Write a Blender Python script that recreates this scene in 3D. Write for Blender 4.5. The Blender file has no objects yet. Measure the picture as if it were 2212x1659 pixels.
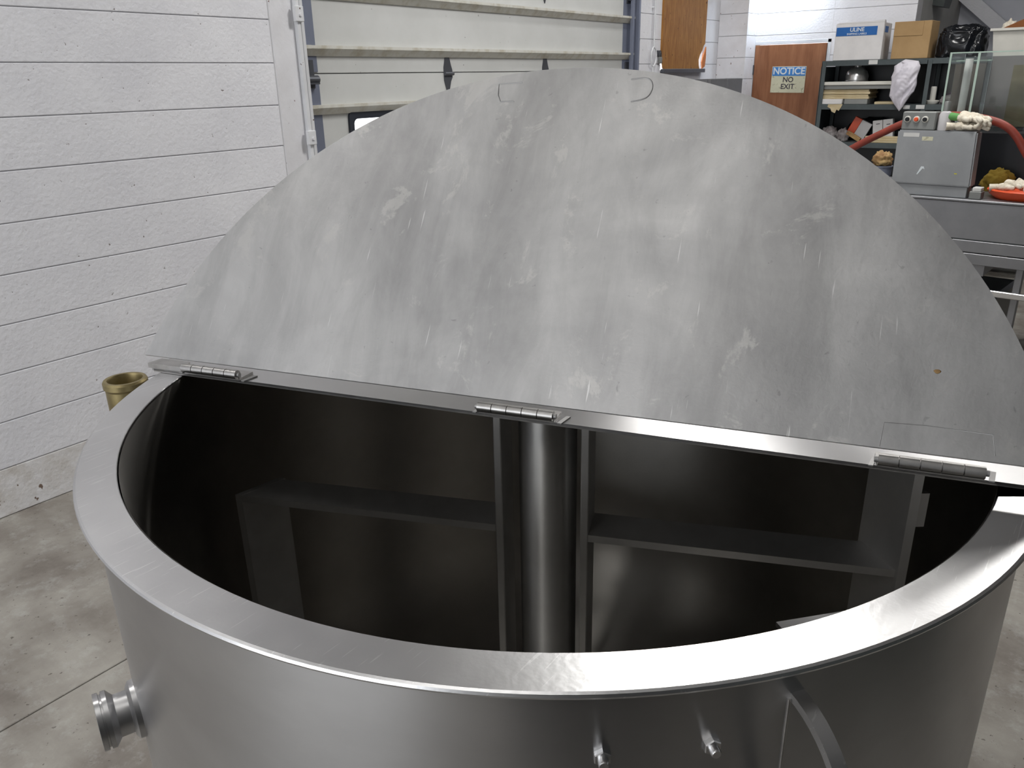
import bpy, bmesh, math, random
from mathutils import Vector, Matrix, noise

# ------------------------------------------------------------------ camera, world, exposure
scene = bpy.context.scene
COL = scene.collection
PI = math.pi

CAM_F, CAM_YAW, CAM_PITCH, CAM_ROLL, CAM_H = 1715.13, 0.653025, 0.366644, -0.020988, 1.74026
fw = Vector((-math.sin(CAM_YAW) * math.cos(CAM_PITCH), math.cos(CAM_YAW) * math.cos(CAM_PITCH), -math.sin(CAM_PITCH)))
rt = Vector((math.cos(CAM_YAW), math.sin(CAM_YAW), 0.0))
up = rt.cross(fw)
cr, sr = math.cos(CAM_ROLL), math.sin(CAM_ROLL)
rt, up = rt * cr + up * sr, up * cr - rt * sr
cam_data = bpy.data.cameras.new('camera')
cam_data.sensor_width = 36.0
cam_data.lens = 36.0 * CAM_F / 2212.0
cam_data.clip_start = 0.02
cam = bpy.data.objects.new('camera', cam_data)
cam.matrix_world = Matrix(((rt.x, up.x, -fw.x, 0.0), (rt.y, up.y, -fw.y, 0.0), (rt.z, up.z, -fw.z, CAM_H), (0, 0, 0, 1)))
COL.objects.link(cam)
scene.camera = cam

world = bpy.data.worlds.new('world')
scene.world = world
world.use_nodes = True
world.node_tree.nodes['Background'].inputs['Color'].default_value = (0.93, 0.96, 1.0, 1)
world.node_tree.nodes['Background'].inputs['Strength'].default_value = 4.2

vs = scene.view_settings
vs.view_transform = 'Standard'
vs.look = 'None'
vs.exposure = -0.1
vs.gamma = 1.0
vs.use_curve_mapping = False
scene.cycles.max_bounces = 8
scene.cycles.transmission_bounces = 6

WX, WY, CEIL = -3.6123, 8.543, 4.2          # wall with overhead door, wall with brown door, ceiling height
XR, YB = 5.2, -4.6                          # far side walls of the shop
LAMPS = [  # unseen ceiling lamps, partly added fill: x, y, z, rotation, watts
    (-1.45, 4.05, 4.05, 0.85, 92), (-0.25, 6.6, 4.05, 0.85, 55), (-0.62, 0.10, 4.05, 0.3, 8),
    (-2.9, 0.55, 4.05, 1.57, 22), (-2.9, -2.9, 4.05, 1.57, 8), (-0.42, -2.3, 4.05, 1.65, 24), (-2.6, 6.2, 4.05, 1.57, 25),
]
BAY = (-3.0, 0.4, 3.6)                    # open bay in the wall behind the camera: x0, x1, height
portal = bpy.data.lights.new('bay_daylight', 'AREA')
portal.shape = 'RECTANGLE'; portal.size = BAY[1] - BAY[0]; portal.size_y = BAY[2]
portal.cycles.is_portal = True
po = bpy.data.objects.new('bay_daylight', portal)
po.location = ((BAY[0] + BAY[1]) / 2, YB - 0.16, BAY[2] / 2); po.rotation_euler = (math.radians(90), 0, 0)
COL.objects.link(po)


# ------------------------------------------------------------------ helpers
def tag(o, label=None, cat=None, group=None, kind=None):
    if label: o['label'] = label
    if cat: o['category'] = cat
    if group: o['group'] = group
    if kind: o['kind'] = kind
    return o


def empty(name, loc=(0, 0, 0), rz=0.0, label=None, cat=None, group=None, kind=None):
    o = bpy.data.objects.new(name, None)
    o.empty_display_size = 0.1
    o.location = loc
    o.rotation_euler = (0, 0, rz)
    COL.objects.link(o)
    return tag(o, label, cat, group, kind)


def link_bm(name, bm, mat=None, parent=None, smooth=False, loc=None, rot=None, autosmooth=None):
    bmesh.ops.recalc_face_normals(bm, faces=bm.faces[:])
    me = bpy.data.meshes.new(name)
    bm.to_mesh(me)
    bm.free()
    if smooth:
        me.polygons.foreach_set('use_smooth', [True] * len(me.polygons))
        if autosmooth:
            me.set_sharp_from_angle(angle=math.radians(autosmooth))
    o = bpy.data.objects.new(name, me)
    if mat: me.materials.append(mat)
    if parent: o.parent = parent
    if loc is not None: o.location = loc
    if rot is not None: o.rotation_euler = rot
    COL.objects.link(o)
    return o


def add_box(bm, lo, hi, bevel=0.0, M=None, seg=1):
    x0, y0, z0 = lo; x1, y1, z1 = hi
    cs = [(x0, y0, z0), (x1, y0, z0), (x1, y1, z0), (x0, y1, z0), (x0, y0, z1), (x1, y0, z1), (x1, y1, z1), (x0, y1, z1)]
    vv = [bm.verts.new((M @ Vector(c)) if M else c) for c in cs]
    ff = [bm.faces.new([vv[i] for i in q]) for q in ((0, 3, 2, 1), (4, 5, 6, 7), (0, 1, 5, 4), (1, 2, 6, 5), (2, 3, 7, 6), (3, 0, 4, 7))]
    if bevel > 0:
        es = list({e for f in ff for e in f.edges})
        bmesh.ops.bevel(bm, geom=es, offset=bevel, segments=seg, profile=0.5, affect='EDGES')


def box(name, lo, hi, mat, parent=None, bevel=0.0, seg=1, loc=None, rot=None):
    bm = bmesh.new()
    add_box(bm, lo, hi, bevel, None, seg)
    return link_bm(name, bm, mat, parent, loc=loc, rot=rot)


def boxes(name, lst, mat, parent=None, bevel=0.0, loc=None, rot=None):
    bm = bmesh.new()
    for lo, hi in lst: add_box(bm, lo, hi, bevel)
    return link_bm(name, bm, mat, parent, loc=loc, rot=rot)


def add_lathe(bm, prof, seg=48, M=None, a0=0.0, a1=2 * PI, closed_prof=False):
    full = abs(a1 - a0 - 2 * PI) < 1e-6
    n = seg if full else seg + 1
    rings = []
    for i in range(n):
        a = a0 + (a1 - a0) * i / seg
        row = []
        for r, z in prof:
            p = Vector((r * math.cos(a), r * math.sin(a), z))
            row.append(bm.verts.new(M @ p if M else p))
        rings.append(row)
    m = len(prof)
    for i in range(seg):
        A, B = rings[i], rings[(i + 1) % n]
        for k in range(m if closed_prof else m - 1):
            k2 = (k + 1) % m
            try: bm.faces.new((A[k], B[k], B[k2], A[k2]))
            except ValueError: pass
    if not full and closed_prof:
        bm.faces.new(rings[0]); bm.faces.new(rings[-1])
    return rings


def lathe(name, prof, mat, parent=None, seg=48, M=None, a0=0.0, a1=2 * PI, closed_prof=False, loc=None, auto=35, rot=None):
    bm = bmesh.new()
    add_lathe(bm, prof, seg, M, a0, a1, closed_prof)
    bmesh.ops.remove_doubles(bm, verts=bm.verts[:], dist=1e-6)
    return link_bm(name, bm, mat, parent, smooth=True, autosmooth=auto, loc=loc, rot=rot)


def add_tube(bm, pts, rad, seg=10, caps=True):
    pts = [Vector(p) for p in pts]
    if not isinstance(rad, (list, tuple)): rad = [rad] * len(pts)
    t0 = (pts[1] - pts[0]).normalized()
    ref = Vector((0, 0, 1)) if abs(t0.z) < 0.9 else Vector((1, 0, 0))
    nrm = (ref - t0 * ref.dot(t0)).normalized()
    rings = []
    for i, p in enumerate(pts):
        if i == 0: t = t0
        elif i == len(pts) - 1: t = (pts[i] - pts[i - 1]).normalized()
        else: t = (pts[i + 1] - pts[i - 1]).normalized()
        nrm = (nrm - t * nrm.dot(t)).normalized()
        b = t.cross(nrm)
        rings.append([bm.verts.new(p + (nrm * math.cos(2 * PI * k / seg) + b * math.sin(2 * PI * k / seg)) * rad[i]) for k in range(seg)])
    for i in range(len(pts) - 1):
        for k in range(seg):
            bm.faces.new((rings[i][k], rings[i][(k + 1) % seg], rings[i + 1][(k + 1) % seg], rings[i + 1][k]))
    if caps:
        bm.faces.new(rings[0]); bm.faces.new(rings[-1])


def tube(name, pts, rad, mat, parent=None, seg=10, loc=None):
    bm = bmesh.new()
    add_tube(bm, pts, rad, seg)
    return link_bm(name, bm, mat, parent, smooth=True, autosmooth=50, loc=loc)


def add_prism(bm, poly, h0, h1, fn):
    """poly of 2D points, extruded between h0 and h1; fn(a, b, h) gives the 3D point"""
    A = [bm.verts.new(fn(a, b, h0)) for a, b in poly]
    B = [bm.verts.new(fn(a, b, h1)) for a, b in poly]
    bm.faces.new(A); bm.faces.new(B)
    n = len(poly)
    for i in range(n): bm.faces.new((A[i], A[(i + 1) % n], B[(i + 1) % n], B[i]))


def prism(name, poly, h0, h1, fn, mat, parent=None, smooth=False, loc=None, rot=None):
    bm = bmesh.new()
    add_prism(bm, poly, h0, h1, fn)
    return link_bm(name, bm, mat, parent, smooth=smooth, autosmooth=30 if smooth else None, loc=loc, rot=rot)


def catmull(pts, n=8):
    pts = [Vector(p) for p in pts]
    P = [pts[0]] + pts + [pts[-1]]
    out = []
    for i in range(1, len(P) - 2):
        a, b, c, d = P[i - 1], P[i], P[i + 1], P[i + 2]
        for k in range(n):
            t = k / n
            out.append(0.5 * ((2 * b) + (c - a) * t + (2 * a - 5 * b + 4 * c - d) * t * t + (3 * b - a - 3 * c + d) * t ** 3))
    out.append(pts[-1])
    return out


def lump(name, size, mat, parent=None, seed=0, amp=0.25, freq=3.0, flat=True, loc=None, rot=None, sub=4, ridge=False, boxy=1.0):
    """crumpled soft shape (bags, rags): an icosphere pushed about by noise and rested on z = 0"""
    bm = bmesh.new()
    bmesh.ops.create_icosphere(bm, subdivisions=sub, radius=1.0)
    off = Vector((seed * 7.3, seed * 3.1, seed * 1.7))
    for v in bm.verts:
        p = v.co.copy()
        nz = noise.noise(p * freq + off)
        n2 = noise.noise(p * freq * 2.6 + off * 2)
        if ridge: nz = 1 - 2 * abs(nz) - 0.5; n2 = 1 - 2 * abs(n2) - 0.5
        if boxy != 1.0: p = Vector([math.copysign(abs(c) ** boxy, c) for c in p])
        v.co = p * (1 + amp * nz + amp * 0.5 * n2)
        v.co = Vector((v.co.x * size[0], v.co.y * size[1], v.co.z * size[2]))
        if flat and v.co.z < -0.55 * size[2]: v.co.z = -0.55 * size[2]
    zmin = min(v.co.z for v in bm.verts)
    for v in bm.verts: v.co.z -= zmin
    return link_bm(name, bm, mat, parent, smooth=True, loc=loc, rot=rot)


def text_mesh(name, body, size, mat, parent, M, bold=0.0, depth=0.0006, shear=0.0):
    cu = bpy.data.curves.new(name, 'FONT')
    cu.body = body
    cu.size = size
    cu.align_x = 'CENTER'
    cu.align_y = 'CENTER'
    cu.extrude = depth
    cu.offset = bold
    cu.shear = shear
    tmp = bpy.data.objects.new(name + '_tmp', cu)
    COL.objects.link(tmp)
    dg = bpy.context.evaluated_depsgraph_get()
    me = bpy.data.meshes.new_from_object(tmp.evaluated_get(dg))
    bpy.data.objects.remove(tmp)
    bpy.data.curves.remove(cu)
    me.name = name
    me.materials.clear()
    me.materials.append(mat)
    me.transform(M)
    o = bpy.data.objects.new(name, me)
    o.parent = parent
    COL.objects.link(o)
    return o


# ------------------------------------------------------------------ materials
def hexc(r, g, b):
    f = lambda v: ((v / 255 + 0.055) / 1.055) ** 2.4 if v / 255 > 0.04045 else v / 255 / 12.92
    return (f(r), f(g), f(b), 1.0)


def M_(name, col, rough=0.6, metal=0.0, col2=None, scale=6.0, lo=0.35, hi=0.7, stretch=None, bump=0.0, bscale=60.0,
       rvar=0.0, detail=5.0, spec=0.5, spots=None, spot_scale=20.0, spot_lo=0.06, aniso=0.0, trans=0.0, ior=1.45, alpha=1.0):
    m = bpy.data.materials.new(name)
    m.use_nodes = True
    nt = m.node_tree
    N, L = nt.nodes, nt.links
    b = N['Principled BSDF']
    b.inputs['Roughness'].default_value = rough
    b.inputs['Metallic'].default_value = metal
    b.inputs['Specular IOR Level'].default_value = spec
    b.inputs['Transmission Weight'].default_value = trans
    b.inputs['IOR'].default_value = ior
    b.inputs['Anisotropic'].default_value = aniso
    if aniso:                                   # brushed around the Z axis: highlights smear up and down
        tg = N.new('ShaderNodeTangent')
        tg.direction_type = 'RADIAL'; tg.axis = 'Z'
        L.new(tg.outputs['Tangent'], b.inputs['Tangent'])
        b.inputs['Anisotropic Rotation'].default_value = 0.25
    b.inputs['Alpha'].default_value = alpha
    tc = N.new('ShaderNodeTexCoord')
    vec = tc.outputs['Object']
    if stretch:
        mp = N.new('ShaderNodeMapping')
        mp.inputs['Scale'].default_value = stretch
        L.new(vec, mp.inputs['Vector'])
        vec = mp.outputs['Vector']
    nz = N.new('ShaderNodeTexNoise')
    nz.inputs['Scale'].default_value = scale
    nz.inputs['Detail'].default_value = detail
    nz.inputs['Roughness'].default_value = 0.6
    L.new(vec, nz.inputs['Vector'])
    cr_ = N.new('ShaderNodeValToRGB')
    cr_.color_ramp.elements[0].position = lo
    cr_.color_ramp.elements[1].position = hi
    if col2 is None: col2 = tuple(c * 0.88 for c in col[:3]) + (1,)
    cr_.color_ramp.elements[0].color = col2
    cr_.color_ramp.elements[1].color = col
    L.new(nz.outputs['Fac'], cr_.inputs['Fac'])
    out = cr_.outputs['Color']
    if spots:
        vo = N.new('ShaderNodeTexNoise')
        vo.inputs['Scale'].default_value = spot_scale
        vo.inputs['Detail'].default_value = 3
        L.new(tc.outputs['Object'], vo.inputs['Vector'])
        r2 = N.new('ShaderNodeValToRGB')
        r2.color_ramp.elements[0].position = spot_lo
        r2.color_ramp.elements[1].position = spot_lo + 0.03
        r2.color_ramp.elements[0].color = (1, 1, 1, 1)
        r2.color_ramp.elements[1].color = (0, 0, 0, 1)
        L.new(vo.outputs['Fac'], r2.inputs['Fac'])
        mx = N.new('ShaderNodeMixRGB')
        L.new(r2.outputs['Color'], mx.inputs['Fac'])
        L.new(out, mx.inputs['Color1'])
        mx.inputs['Color2'].default_value = spots
        out = mx.outputs['Color']
    L.new(out, b.inputs['Base Color'])
    if rvar:
        mr = N.new('ShaderNodeMapRange')
        mr.inputs['From Min'].default_value = 0.3
        mr.inputs['From Max'].default_value = 0.7
        mr.inputs['To Min'].default_value = max(0.02, rough - rvar)
        mr.inputs['To Max'].default_value = rough + rvar
        L.new(nz.outputs['Fac'], mr.inputs['Value'])
        L.new(mr.outputs['Result'], b.inputs['Roughness'])
    if bump:
        bn = N.new('ShaderNodeTexNoise')
        bn.inputs['Scale'].default_value = bscale
        bn.inputs['Detail'].default_value = 4
        L.new(vec, bn.inputs['Vector'])
        bp = N.new('ShaderNodeBump')
        bp.inputs['Strength'].default_value = bump
        bp.inputs['Distance'].default_value = 0.01
        L.new(bn.outputs['Fac'], bp.inputs['Height'])
        L.new(bp.outputs['Normal'], b.inputs['Normal'])
    return m


def lid_material():
    """mill-finish steel sheet with cloudy wash marks, darker smears and fine scratches"""
    m = bpy.data.materials.new('stained_steel_sheet')
    m.use_nodes = True
    nt = m.node_tree
    N, L = nt.nodes, nt.links
    b = N['Principled BSDF']
    b.inputs['Metallic'].default_value = 1.0
    tc = N.new('ShaderNodeTexCoord')

    def nz(scale, detail, rough, stretch=(1, 1, 1), rot=0.0, off=0.0):
        mp = N.new('ShaderNodeMapping')
        mp.inputs['Scale'].default_value = stretch
        mp.inputs['Rotation'].default_value = (0, 0, rot)
        mp.inputs['Location'].default_value = (off, off * 0.7, 0)
        L.new(tc.outputs['Object'], mp.inputs['Vector'])
        n = N.new('ShaderNodeTexNoise')
        n.inputs['Scale'].default_value = scale
        n.inputs['Detail'].default_value = detail
        n.inputs['Roughness'].default_value = rough
        n.inputs['Distortion'].default_value = 0.6
        L.new(mp.outputs['Vector'], n.inputs['Vector'])
        return n.outputs['Fac']

    def ramp(fac, p0, p1, c0, c1):
        r = N.new('ShaderNodeValToRGB')
        r.color_ramp.elements[0].position = p0
        r.color_ramp.elements[1].position = p1
        r.color_ramp.elements[0].color = (c0, c0, c0, 1) if not isinstance(c0, tuple) else c0
        r.color_ramp.elements[1].color = (c1, c1, c1, 1) if not isinstance(c1, tuple) else c1
        L.new(fac, r.inputs['Fac'])
        return r.outputs['Color']

    def mix(mode, fac, c1, c2):
        x = N.new('ShaderNodeMixRGB')
        x.blend_type = mode
        if isinstance(fac, float): x.inputs['Fac'].default_value = fac
        else: L.new(fac, x.inputs['Fac'])
        for sck, c in ((x.inputs['Color1'], c1), (x.inputs['Color2'], c2)):
            if isinstance(c, tuple): sck.default_value = c
            else: L.new(c, sck)
        return x.outputs['Color']

    base = ramp(nz(2.4, 10, 0.62, (1, 1.2, 1)), 0.36, 0.64, (0.40, 0.396, 0.396, 1), (0.515, 0.51, 0.505, 1))
    smear = ramp(nz(1.5, 7, 0.55, (2.6, 0.9, 1), 0.55, 3.0), 0.40, 0.52, 0.80, 1.0)          # broad darker wipes
    c = mix('MULTIPLY', 0.85, base, smear)
    drip = ramp(nz(7.0, 8, 0.7, (2.2, 0.6, 1), -0.12, 1.3), 0.38, 0.60, 0.90, 1.05)           # streaks running down the sheet
    c = mix('MULTIPLY', 0.9, c, drip)
    patch = ramp(nz(9.0, 10, 0.72, (1, 0.8, 1), 0.2, 8.0), 0.575, 0.62, 0.0, 0.45)            # dried pale patches
    c = mix('MIX', patch, c, (0.58, 0.57, 0.55, 1))
    speck = ramp(nz(60.0, 3, 0.6, (1, 1, 1), 0, 5.0), 0.27, 0.31, 0.72, 1.0)
    c = mix('MULTIPLY', 0.7, c, speck)
    L.new(c, b.inputs['Base Color'])
    L.new(ramp(nz(5.0, 6, 0.6, (1, 1, 1), 0, 2.0), 0.3, 0.7, 0.42, 0.54), b.inputs['Roughness'])
    bp = N.new('ShaderNodeBump')
    bp.inputs['Strength'].default_value = 0.05
    bp.inputs['Distance'].default_value = 0.004
    L.new(nz(90.0, 3, 0.6), bp.inputs['Height'])
    L.new(bp.outputs['Normal'], b.inputs['Normal'])
    return m


def floor_material():
    m = M_('worn_concrete', hexc(166, 162, 154), rough=0.75, col2=hexc(120, 113, 106), scale=2.2, lo=0.36, hi=0.62, detail=10, bump=0.25, bscale=35,
           spots=hexc(104, 98, 92), spot_scale=48, spot_lo=0.30)
    nt = m.node_tree
    N, L = nt.nodes, nt.links
    b = N['Principled BSDF']
    base = b.inputs['Base Color'].links[0].from_socket
    tc = N.new('ShaderNodeTexCoord')
    n2 = N.new('ShaderNodeTexNoise'); n2.inputs['Scale'].default_value = 9; n2.inputs['Detail'].default_value = 8; n2.inputs['Roughness'].default_value = 0.75
    L.new(tc.outputs['Object'], n2.inputs['Vector'])
    r2 = N.new('ShaderNodeValToRGB')
    r2.color_ramp.elements[0].position = 0.52; r2.color_ramp.elements[0].color = (0, 0, 0, 1)
    r2.color_ramp.elements[1].position = 0.68; r2.color_ramp.elements[1].color = (0.42, 0.42, 0.42, 1)
    L.new(n2.outputs['Fac'], r2.inputs['Fac'])
    mx = N.new('ShaderNodeMixRGB'); mx.inputs['Color2'].default_value = hexc(190, 190, 186)
    L.new(r2.outputs['Color'], mx.inputs['Fac']); L.new(base, mx.inputs['Color1'])
    L.new(mx.outputs['Color'], b.inputs['Base Color'])
    return m


WHITE = hexc(236, 236, 240)
MAT = dict(
    paint=M_('white_block_paint', WHITE, rough=0.55, col2=hexc(226, 226, 231), scale=3, bump=0.35, bscale=55, spots=hexc(128, 120, 118), spot_scale=55, spot_lo=0.245),
    paint_rust=M_('white_paint_rusty', hexc(230, 230, 234), rough=0.55, col2=hexc(216, 215, 218), scale=4, bump=0.2, bscale=50, spots=hexc(110, 78, 66), spot_scale=34, spot_lo=0.265),
    paint_dirty=M_('splashed_block_paint', hexc(228, 227, 228), rough=0.6, col2=hexc(196, 190, 182), scale=7, lo=0.3, hi=0.6, bump=0.35, bscale=55, spots=hexc(118, 100, 88), spot_scale=24, spot_lo=0.30),
    mortar=M_('painted_mortar', hexc(196, 195, 198), rough=0.7),
    panel=M_('door_panel', hexc(206, 207, 206), rough=0.5, col2=hexc(195, 196, 194), scale=2.0, spots=hexc(110, 110, 110), spot_scale=40, spot_lo=0.23),
    strut=M_('strut_steel', hexc(206, 205, 198), rough=0.5, col2=hexc(182, 176, 160), scale=14, lo=0.3, hi=0.55),
    stile=M_('galvanised_blue', hexc(128, 134, 152), rough=0.45, metal=0.3, scale=5),
    track=M_('painted_track', hexc(222, 223, 226), rough=0.45, spots=hexc(90, 62, 48), spot_scale=40, spot_lo=0.28),
    dark_metal=M_('dark_hardware', hexc(96, 98, 104), rough=0.45, metal=0.6),
    rubber=M_('black_rubber', hexc(42, 46, 56), rough=0.6),
    glass=M_('window_glass', (1, 1, 1, 1), rough=0.0, trans=1.0, col2=(1, 1, 1, 1)),
    acrylic=M_('clear_acrylic', (0.93, 0.97, 0.95, 1), rough=0.02, trans=1.0, col2=(0.93, 0.97, 0.95, 1), ior=1.3),
    acrylic_edge=M_('acrylic_edge', hexc(176, 196, 184), rough=0.25),
    ply=M_('weathered_plywood', hexc(172, 122, 60), rough=0.7, col2=hexc(138, 90, 38), scale=5, stretch=(1, 6, 1.2), spots=hexc(92, 56, 26), spot_scale=22, spot_lo=0.3),
    wood_daylit=M_('raw_wood_daylit', hexc(196, 118, 66), rough=0.7),
    doorwood=M_('brown_door_veneer', hexc(152, 103, 72), rough=0.45, col2=hexc(122, 76, 48), scale=3.2, stretch=(5, 1, 0.7), lo=0.35, hi=0.68),
    doorframe=M_('white_frame', hexc(222, 226, 232), rough=0.5),
    blockgrey=M_('grey_concrete_block', hexc(112, 112, 114), rough=0.9, bump=0.4, bscale=90),
    steel=M_('brushed_steel', (0.54, 0.535, 0.535, 1), rough=0.34, metal=1.0, col2=(0.48, 0.475, 0.475, 1), scale=5, stretch=(1, 1, 2), aniso=0.75),
    rim=M_('rim_steel', (0.68, 0.675, 0.675, 1), rough=0.31, metal=1.0, col2=(0.60, 0.595, 0.595, 1), scale=5, rvar=0.04, detail=3, bump=0.02, bscale=140),
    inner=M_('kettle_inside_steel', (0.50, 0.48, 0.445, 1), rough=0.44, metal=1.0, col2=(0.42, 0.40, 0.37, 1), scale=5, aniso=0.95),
    agit=M_('agitator_steel', (0.66, 0.65, 0.635, 1), rough=0.46, metal=1.0, col2=(0.56, 0.55, 0.535, 1), scale=8),
    shaft=M_('turned_shaft', (0.62, 0.61, 0.59, 1), rough=0.5, metal=1.0, col2=(0.55, 0.54, 0.52, 1), scale=8, aniso=0.93),
    hinge=M_('hinge_steel', (0.5, 0.49, 0.475, 1), rough=0.35, metal=1.0, col2=(0.36, 0.35, 0.34, 1), scale=30),
    mark=M_('scorch_line', (0.40, 0.395, 0.39, 1), rough=0.55, metal=0.9),
    brass=M_('old_brass', (0.36, 0.30, 0.15, 1), rough=0.45, metal=0.9, col2=(0.25, 0.20, 0.10, 1), scale=20),
    rack=M_('dark_rack_paint', hexc(78, 86, 88), rough=0.5, col2=hexc(66, 74, 76), metal=0.1),
    black=M_('black_plastic', hexc(24, 26, 30), rough=0.35),
    bag=M_('black_bag_film', hexc(20, 22, 27), rough=0.16, col2=hexc(14, 16, 20)),
    carton=M_('white_carton', hexc(222, 220, 220), rough=0.7),
    cardboard=M_('cardboard', hexc(176, 146, 104), rough=0.8, col2=hexc(160, 130, 90), scale=4),
    cardboard_dark=M_('brown_cardboard', hexc(136, 84, 44), rough=0.8),
    blue=M_('blue_print', hexc(26, 98, 172), rough=0.5),
    blue_sign=M_('sign_blue', hexc(64, 130, 200), rough=0.45),
    cream=M_('sign_cream', hexc(206, 204, 178), rough=0.45, spots=hexc(168, 164, 140), spot_scale=30, spot_lo=0.36),
    ink=M_('sign_ink', hexc(58, 54, 66), rough=0.5),
    print_white=M_('print_white', hexc(214, 222, 226), rough=0.5),
    white_plastic=M_('white_plastic', hexc(214, 212, 204), rough=0.4),
    bagwhite=M_('white_plastic_bag', hexc(226, 222, 230), rough=0.4, col2=hexc(208, 204, 214)),
    bench=M_('bench_steel', (0.29, 0.292, 0.305, 1), rough=0.45, metal=0.8, col2=(0.24, 0.243, 0.255, 1), scale=5, rvar=0.05),
    cab=M_('cabinet_steel', (0.36, 0.37, 0.38, 1), rough=0.5, metal=0.6, col2=(0.29, 0.30, 0.31, 1), scale=4),
    ctl=M_('control_box_grey', hexc(136, 138, 136), rough=0.45, metal=0.4),
    tape=M_('label_tape', hexc(206, 206, 204), rough=0.6),
    orange=M_('orange_plastic', hexc(226, 88, 48), rough=0.4),
    red_hose=M_('red_hose', hexc(140, 58, 44), rough=0.5, col2=hexc(120, 48, 36), scale=10),
    glove=M_('white_glove', hexc(226, 220, 206), rough=0.85, col2=hexc(196, 186, 168), scale=18, bump=0.4, bscale=80),
    green=M_('green_cuff', hexc(96, 156, 88), rough=0.8),
    magenta=M_('magenta_plastic', hexc(186, 54, 112), rough=0.4),
    mustard=M_('mustard_cloth', hexc(126, 104, 30), rough=0.9, bump=0.5, bscale=40),
    paper=M_('stacked_paper', hexc(206, 192, 160), rough=0.8, col2=hexc(176, 158, 122), scale=8, stretch=(1, 1, 8)),
    rag=M_('grey_rag', hexc(150, 146, 146), rough=0.9, col2=hexc(104, 96, 96), scale=14, bump=0.5, bscale=50),
    tan=M_('tan_leather', hexc(176, 152, 104), rough=0.8, col2=hexc(120, 82, 50), scale=9),
    gloss_white=M_('gloss_white', hexc(226, 226, 224), rough=0.12),
    jar=M_('cloudy_jar', hexc(196, 194, 196), rough=0.3),
    ball=M_('polished_bowl', (0.80, 0.79, 0.78, 1), rough=0.28, metal=0.85),
    ceiling=M_('ceiling_paint', hexc(202, 202, 202), rough=0.8),
    back=M_('grey_siding', hexc(206, 208, 216), rough=0.6, col2=hexc(194, 196, 204), scale=2),
    shop=M_('shop_wall', hexc(168, 167, 164), rough=0.7),
    shop_dim=M_('dim_shop_wall', hexc(92, 94, 94), rough=0.7),  # unseen wall darkened to stand in for a dim side of the shop
    machine=M_('dark_machine_paint', hexc(62, 68, 66), rough=0.5),
    fixture=M_('lamp_housing', hexc(225, 225, 222), rough=0.5),
    filler=M_('joint_filler', hexc(112, 92, 70), rough=0.9),
)
def add_scratches(m, scale, lo, strength):
    nt = m.node_tree
    N, L = nt.nodes, nt.links
    b = N['Principled BSDF']
    src = b.inputs['Base Color'].links[0].from_socket
    tc = N.new('ShaderNodeTexCoord')
    for k, rot in enumerate((0.35, 1.25, 2.3)):
        mp = N.new('ShaderNodeMapping')
        mp.inputs['Rotation'].default_value = (0, 0, rot)
        mp.inputs['Scale'].default_value = (scale, scale * 0.045, scale)
        L.new(tc.outputs['Object'], mp.inputs['Vector'])
        n = N.new('ShaderNodeTexNoise'); n.inputs['Scale'].default_value = 1.0; n.inputs['Detail'].default_value = 2
        L.new(mp.outputs['Vector'], n.inputs['Vector'])
        r = N.new('ShaderNodeValToRGB')
        r.color_ramp.elements[0].position = lo; r.color_ramp.elements[1].position = lo + 0.03
        r.color_ramp.elements[0].color = (0, 0, 0, 1); r.color_ramp.elements[1].color = (strength, strength, strength, 1)
        L.new(n.outputs['Fac'], r.inputs['Fac'])
        x = N.new('ShaderNodeMixRGB'); x.inputs['Color2'].default_value = (0.86, 0.855, 0.85, 1)
        L.new(r.outputs['Color'], x.inputs['Fac']); L.new(src, x.inputs['Color1'])
        src = x.outputs['Color']
    L.new(src, b.inputs['Base Color'])


add_scratches(MAT['rim'], 260, 0.70, 0.6)
MAT['lid'] = lid_material()
add_scratches(MAT['lid'], 150, 0.74, 0.45)
MAT['floor'] = floor_material()

# ------------------------------------------------------------------ the room
Z0 = 1.8404 - 9 * 0.2032            # lowest mortar line on the block wall (0.0116 above the floor)
CH = 0.2032


def courses(parent, axis, a0, a1, face, zlist, depth=0.012, mat='paint'):
    """one painted course of blocks per object; axis 'y': runs along Y on plane x=face, 'x': runs along X on plane y=face"""
    for (z0, z1) in zlist:
        g = 0.0022
        if axis == 'y':
            lo, hi = (face - depth, a0, z0 + g), (face, a1, z1 - g)
        else:
            lo, hi = (a0, face, z0 + g), (a1, face + depth, z1 - g)
        box('block_course', lo, hi, MAT['paint_dirty' if z0 < 0.1 else mat], parent, bevel=0.0022)


ZC = [(0.0, Z0 + CH)] + [(Z0 + CH * k, Z0 + CH * (k + 1)) for k in range(1, 20)]
# floor: slabs with an open joint parallel to the block wall
fl = tag(box('floor', (WX - 0.3, YB - 0.2, -0.12), (XR + 0.2, 11.0, -0.012), MAT['filler']), kind='structure')
for sl in ((WX - 0.25, -2.2965), (-2.2905, 1.6), (1.606, XR + 0.15)):
    box('slab', (sl[0], YB - 0.15, -0.012), (sl[1], 10.9, 0.0), MAT['floor'], fl, bevel=0.002)

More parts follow.
